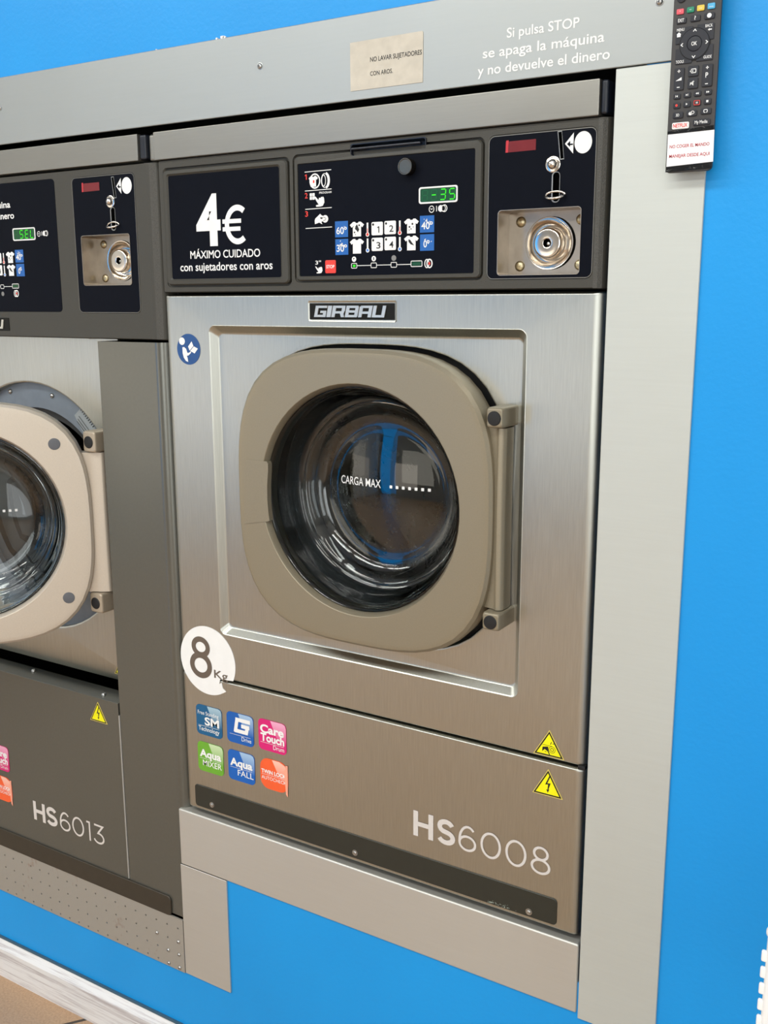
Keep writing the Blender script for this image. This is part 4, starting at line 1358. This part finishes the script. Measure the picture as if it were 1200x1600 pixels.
wl = obj('navigation_wheel', MB().lathe([(.0152, RY), (.0152, RY - .0014), (.0147, RY - .0019), (.0078, RY - .0019), (.0074, RY - .0014)], wx, wz, 56), 'key', rc, 40)
obj('wheel_gap', MB().lathe([(.0156, RY - .0002), (.0156, RY - .0016), (.0152, RY - .0016)], wx, wz, 56), 'black', wl)
mb = MB()
for dx_, dz_, pts in ((0, .0126, [(-.0016, -.0010), (0, .0010), (.0016, -.0010)]), (0, -.0126, [(-.0016, .0010), (0, -.0010), (.0016, .0010)]),
                      (-.0126, 0, [(.0010, .0016), (-.0010, 0), (.0010, -.0016)]), (.0126, 0, [(-.0010, .0016), (.0010, 0), (-.0010, -.0016)])):
    mb.ribbon([(wx + dx_ + a, wz + dz_ + q) for a, q in pts], .0008, RY - .0021)
ink('arrow_marks', mb, 'white', wl)
ok = obj('ok_key', MB().lathe([(.0072, RY), (.0072, RY - .0016), (.0066, RY - .0021), (.0001, RY - .0021)], wx, wz, 40), 'key', rc, 40)
ink('key_lettering', MB().text('OK', wx - .0029, wx + .0029, wz - .0018, .0036, RY - .0023, .015), 'white', ok)
k = key(.4144, .4246, 1.5602, 1.5822)
kmark(k, lambda m_: (m_.ribbon([(.4177, 1.5790), (.4207, 1.5790)], .0008, 0), m_.ribbon([(.4192, 1.5775), (.4192, 1.5805)], .0008, 0), m_.ribbon([(.4178, 1.5632), (.4208, 1.5632)], .0008, 0),
                     m_.poly([(.4160, 1.5695), (.4224, 1.5698), (.4224, 1.5730)], 0)))
k = key(.4432, .4539, 1.5610, 1.5829)
ktext(k, 'P', .4470, .4497, 1.5698, .0048)
kmark(k, lambda m_: (m_.ribbon([(.4470, 1.5795), (.4500, 1.5795)], .0008, 0), m_.ribbon([(.4485, 1.5780), (.4485, 1.5810)], .0008, 0), m_.ribbon([(.4470, 1.5637), (.4500, 1.5637)], .0008, 0)))
k = key(.4285, .4394, 1.5725, 1.5829)
kmark(k, lambda m_: (m_.ribbon(rr(.4322, .4369, 1.5760, 1.5796, .0006, 2), .0008, 0, True), m_.poly([(.4304, 1.5777), (.4325, 1.5762), (.4325, 1.5792)], 0), m_.ribbon([(.4320, 1.5777), (.4342, 1.5777)], .0009, 0)))
k = key(.4288, .4395, 1.5605, 1.5711)
kmark(k, lambda m_: (m_.poly([(.4315, 1.5650), (.4330, 1.5650), (.4350, 1.5632), (.4350, 1.5684), (.4330, 1.5666), (.4315, 1.5666)], 0), m_.ribbon([(.4312, 1.5640), (.4358, 1.5676)], .0005, 0)))
for i, xa in enumerate((.4182, .4289, .4396, .4504)):
    z = 1.5544 + .0004 * i
    k = key(xa - .0037, xa + .0037, z - .0027, z + .0027)
    tri = lambda s, o_, xa=xa, z=z: [(xa + o_ - .0007 * s, z - .0011), (xa + o_ + .0009 * s, z), (xa + o_ - .0007 * s, z + .0011)][::s]
    if i == 0:
        kmark(k, lambda m_, t=tri, xa=xa, z=z: (m_.poly(t(-1, .0004), 0), m_.ribbon([(xa - .0010, z - .0011), (xa - .0010, z + .0011)], .0005, 0)))
    elif i == 1:
        kmark(k, lambda m_, t=tri, xa=xa, z=z: (m_.poly(t(1, -.0004), 0), m_.ribbon([(xa + .0010, z - .0011), (xa + .0010, z + .0011)], .0005, 0)))
    else:
        s = -1 if i == 2 else 1
        kmark(k, lambda m_, t=tri, s=s: (m_.poly(t(s, -.0008), 0), m_.poly(t(s, .0008), 0)))
for i, xa in enumerate((.4185, .4291, .4397, .4504)):
    z = 1.5453 + .0004 * i
    k = key(xa - .0037, xa + .0037, z - .0030, z + .0030)
    if i == 0:
        kmark(k, lambda m_, xa=xa, z=z: m_.disc(xa, z, .0013, .0013, 0, 14), 'red')
    elif i == 1:
        kmark(k, lambda m_, xa=xa, z=z: m_.poly([(xa - .0008, z - .0012), (xa + .0011, z), (xa - .0008, z + .0012)], 0))
    elif i == 2:
        kmark(k, lambda m_, xa=xa, z=z: m_.ribbon(rr(xa - .0029, xa + .0029, z - .0021, z + .0021, .0005, 2), .0006, 0, True), 'red')
        kmark(k, lambda m_, xa=xa, z=z: (m_.ribbon([(xa - .0006, z - .0009), (xa - .0006, z + .0009)], .0006, 0), m_.ribbon([(xa + .0006, z - .0009), (xa + .0006, z + .0009)], .0006, 0)))
    else:
        kmark(k, lambda m_, xa=xa, z=z: m_.poly([(xa - .0011, z - .0011), (xa + .0011, z - .0011), (xa + .0011, z + .0011), (xa - .0011, z + .0011)], 0))
k = key(.4150, .4257, 1.5324, 1.5386)
ktext(k, '3D', .4183, .4219, 1.5342, .0026)
k = key(.4295, .4400, 1.5332, 1.5392)
kmark(k, lambda m_: (m_.disc(.4336, 1.5358, .0020, .0017, 0, 16), m_.ring(.4358, 1.5368, .0016, .0014, .0006, 0, 20)))
k = key(.4440, .4548, 1.5340, 1.5398)
kmark(k, lambda m_: (m_.ribbon(rr(.4474, .4510, 1.5357, 1.5384, .0008, 2), .0007, 0, True), m_.poly([(.4486, 1.5360), (.4500, 1.5350), (.4500, 1.5360)], 0)))
k = key(.4147, .4326, 1.5216, 1.5282, 'white', .0014, .0016, 'key', 'white key with red lettering')
ktext(k, 'NETFLIX', .4160, .4311, 1.5232, .0036, 'red', .02)
k = key(.4366, .4545, 1.5234, 1.5295, 'key', .0014, .0016)
ktext(k, 'My Media', .4386, .4518, 1.5252, .0030, 'white', .012)
# round keys cut by the top of the photograph
for i, (xa, t) in enumerate(((.4175, 'FAV'), (.4330, '0'), (.4480, 'INFO'))):
    x, z = Q(xa), Zq(1.6505 + .0010 * i)
    k = obj('round_key', MB().lathe([(.0045, RY), (.0045, RY - .0012), (.0040, RY - .0016), (.0001, RY - .0016)], x, z, 30), 'key', rc, 40)
    if i < 2:
        ink('key_lettering', MB().text(t, x - .0022, x + .0022, z - .0012, .0026, RY - .0018, .015), 'white', k)
# taped paper strip
obj('tape', MB().plate([[(rb0 + .0008, 1.4775), (rb1 - .0010, 1.4785), (rb1 - .0012, Zq(1.5226)), (rb0 + .0008, Zq(1.5200))]], RY - .0004, RY - .0001), 'tape', rc)
pl = obj('paper_label', MB().plate([[(Q(.4108), Zq(1.4842)), (Q(.4598), Zq(1.4862)), (Q(.4592), Zq(1.5178)), (Q(.4107), Zq(1.5168))]], RY - .0008, RY - .0005), 'label', rc)
pl['label'] = 'white paper label with red lettering'
mb = MB()
mb.text('NO COGER EL MANDO', Q(.4133), Q(.4550), Zq(1.5027), .0031, RY - .0010, .010)
mb.text('MANEJAR DESDE AQUI', Q(.4133), Q(.4557), Zq(1.4930), .0031, RY - .0010, .010)
ink('label_lettering', mb, 'crimson', pl)
# double-sided pad that holds it
obj('mounting_pad', MB().box(.418, .456, -.0045, -.0028, 1.50, 1.69), 'black', rc)

# ------------------------------------------------------------------ white wire basket stand at the lower right
ws = thing('wire_basket_stand', 'white tubular wire stand cut off at the bottom right corner beside blue wall', 'laundry cart', (0.80, -0.45, FZ))
pos = [(.6225, -.300), (.98, -.300), (.6225, -.60), (.98, -.60)]
for px, py in pos:
    mb = MB()
    mb.tube([(px, py, FZ), (px + .0015, py, .40), (px + .003, py, .804)], .0052, 14)
    obj('leg', mb, 'rack', ws, 50)
    mb = MB()
    loops = []
    for a in range(0, 181, 20):
        t = math.radians(a)
        loops.append([(px + .003 + .0068 * max(.02, math.sin(t)) * math.cos(u * PI / 8), py + .0068 * max(.02, math.sin(t)) * math.sin(u * PI / 8), .8095 - .0068 * math.cos(t)) for u in range(16)])
    mb.loft(loops, True, True)
    obj('knob', mb, 'rack', ws, 60)
for z in [.7860 - .0160 * i for i in range(14)]:
    obj('basket_slat', MB().box(.6166, .9900, -.3030, -.2990, z - .0058, z + .0048, .0014, 2), 'rack', ws, 60)
mb = MB()
for i in range(12):
    mb.tube([(.64 + .03 * i, -.300, .545), (.64 + .03 * i, -.60, .545)], .0016, 6)
obj('basket_floor', mb, 'rack', ws, 60)
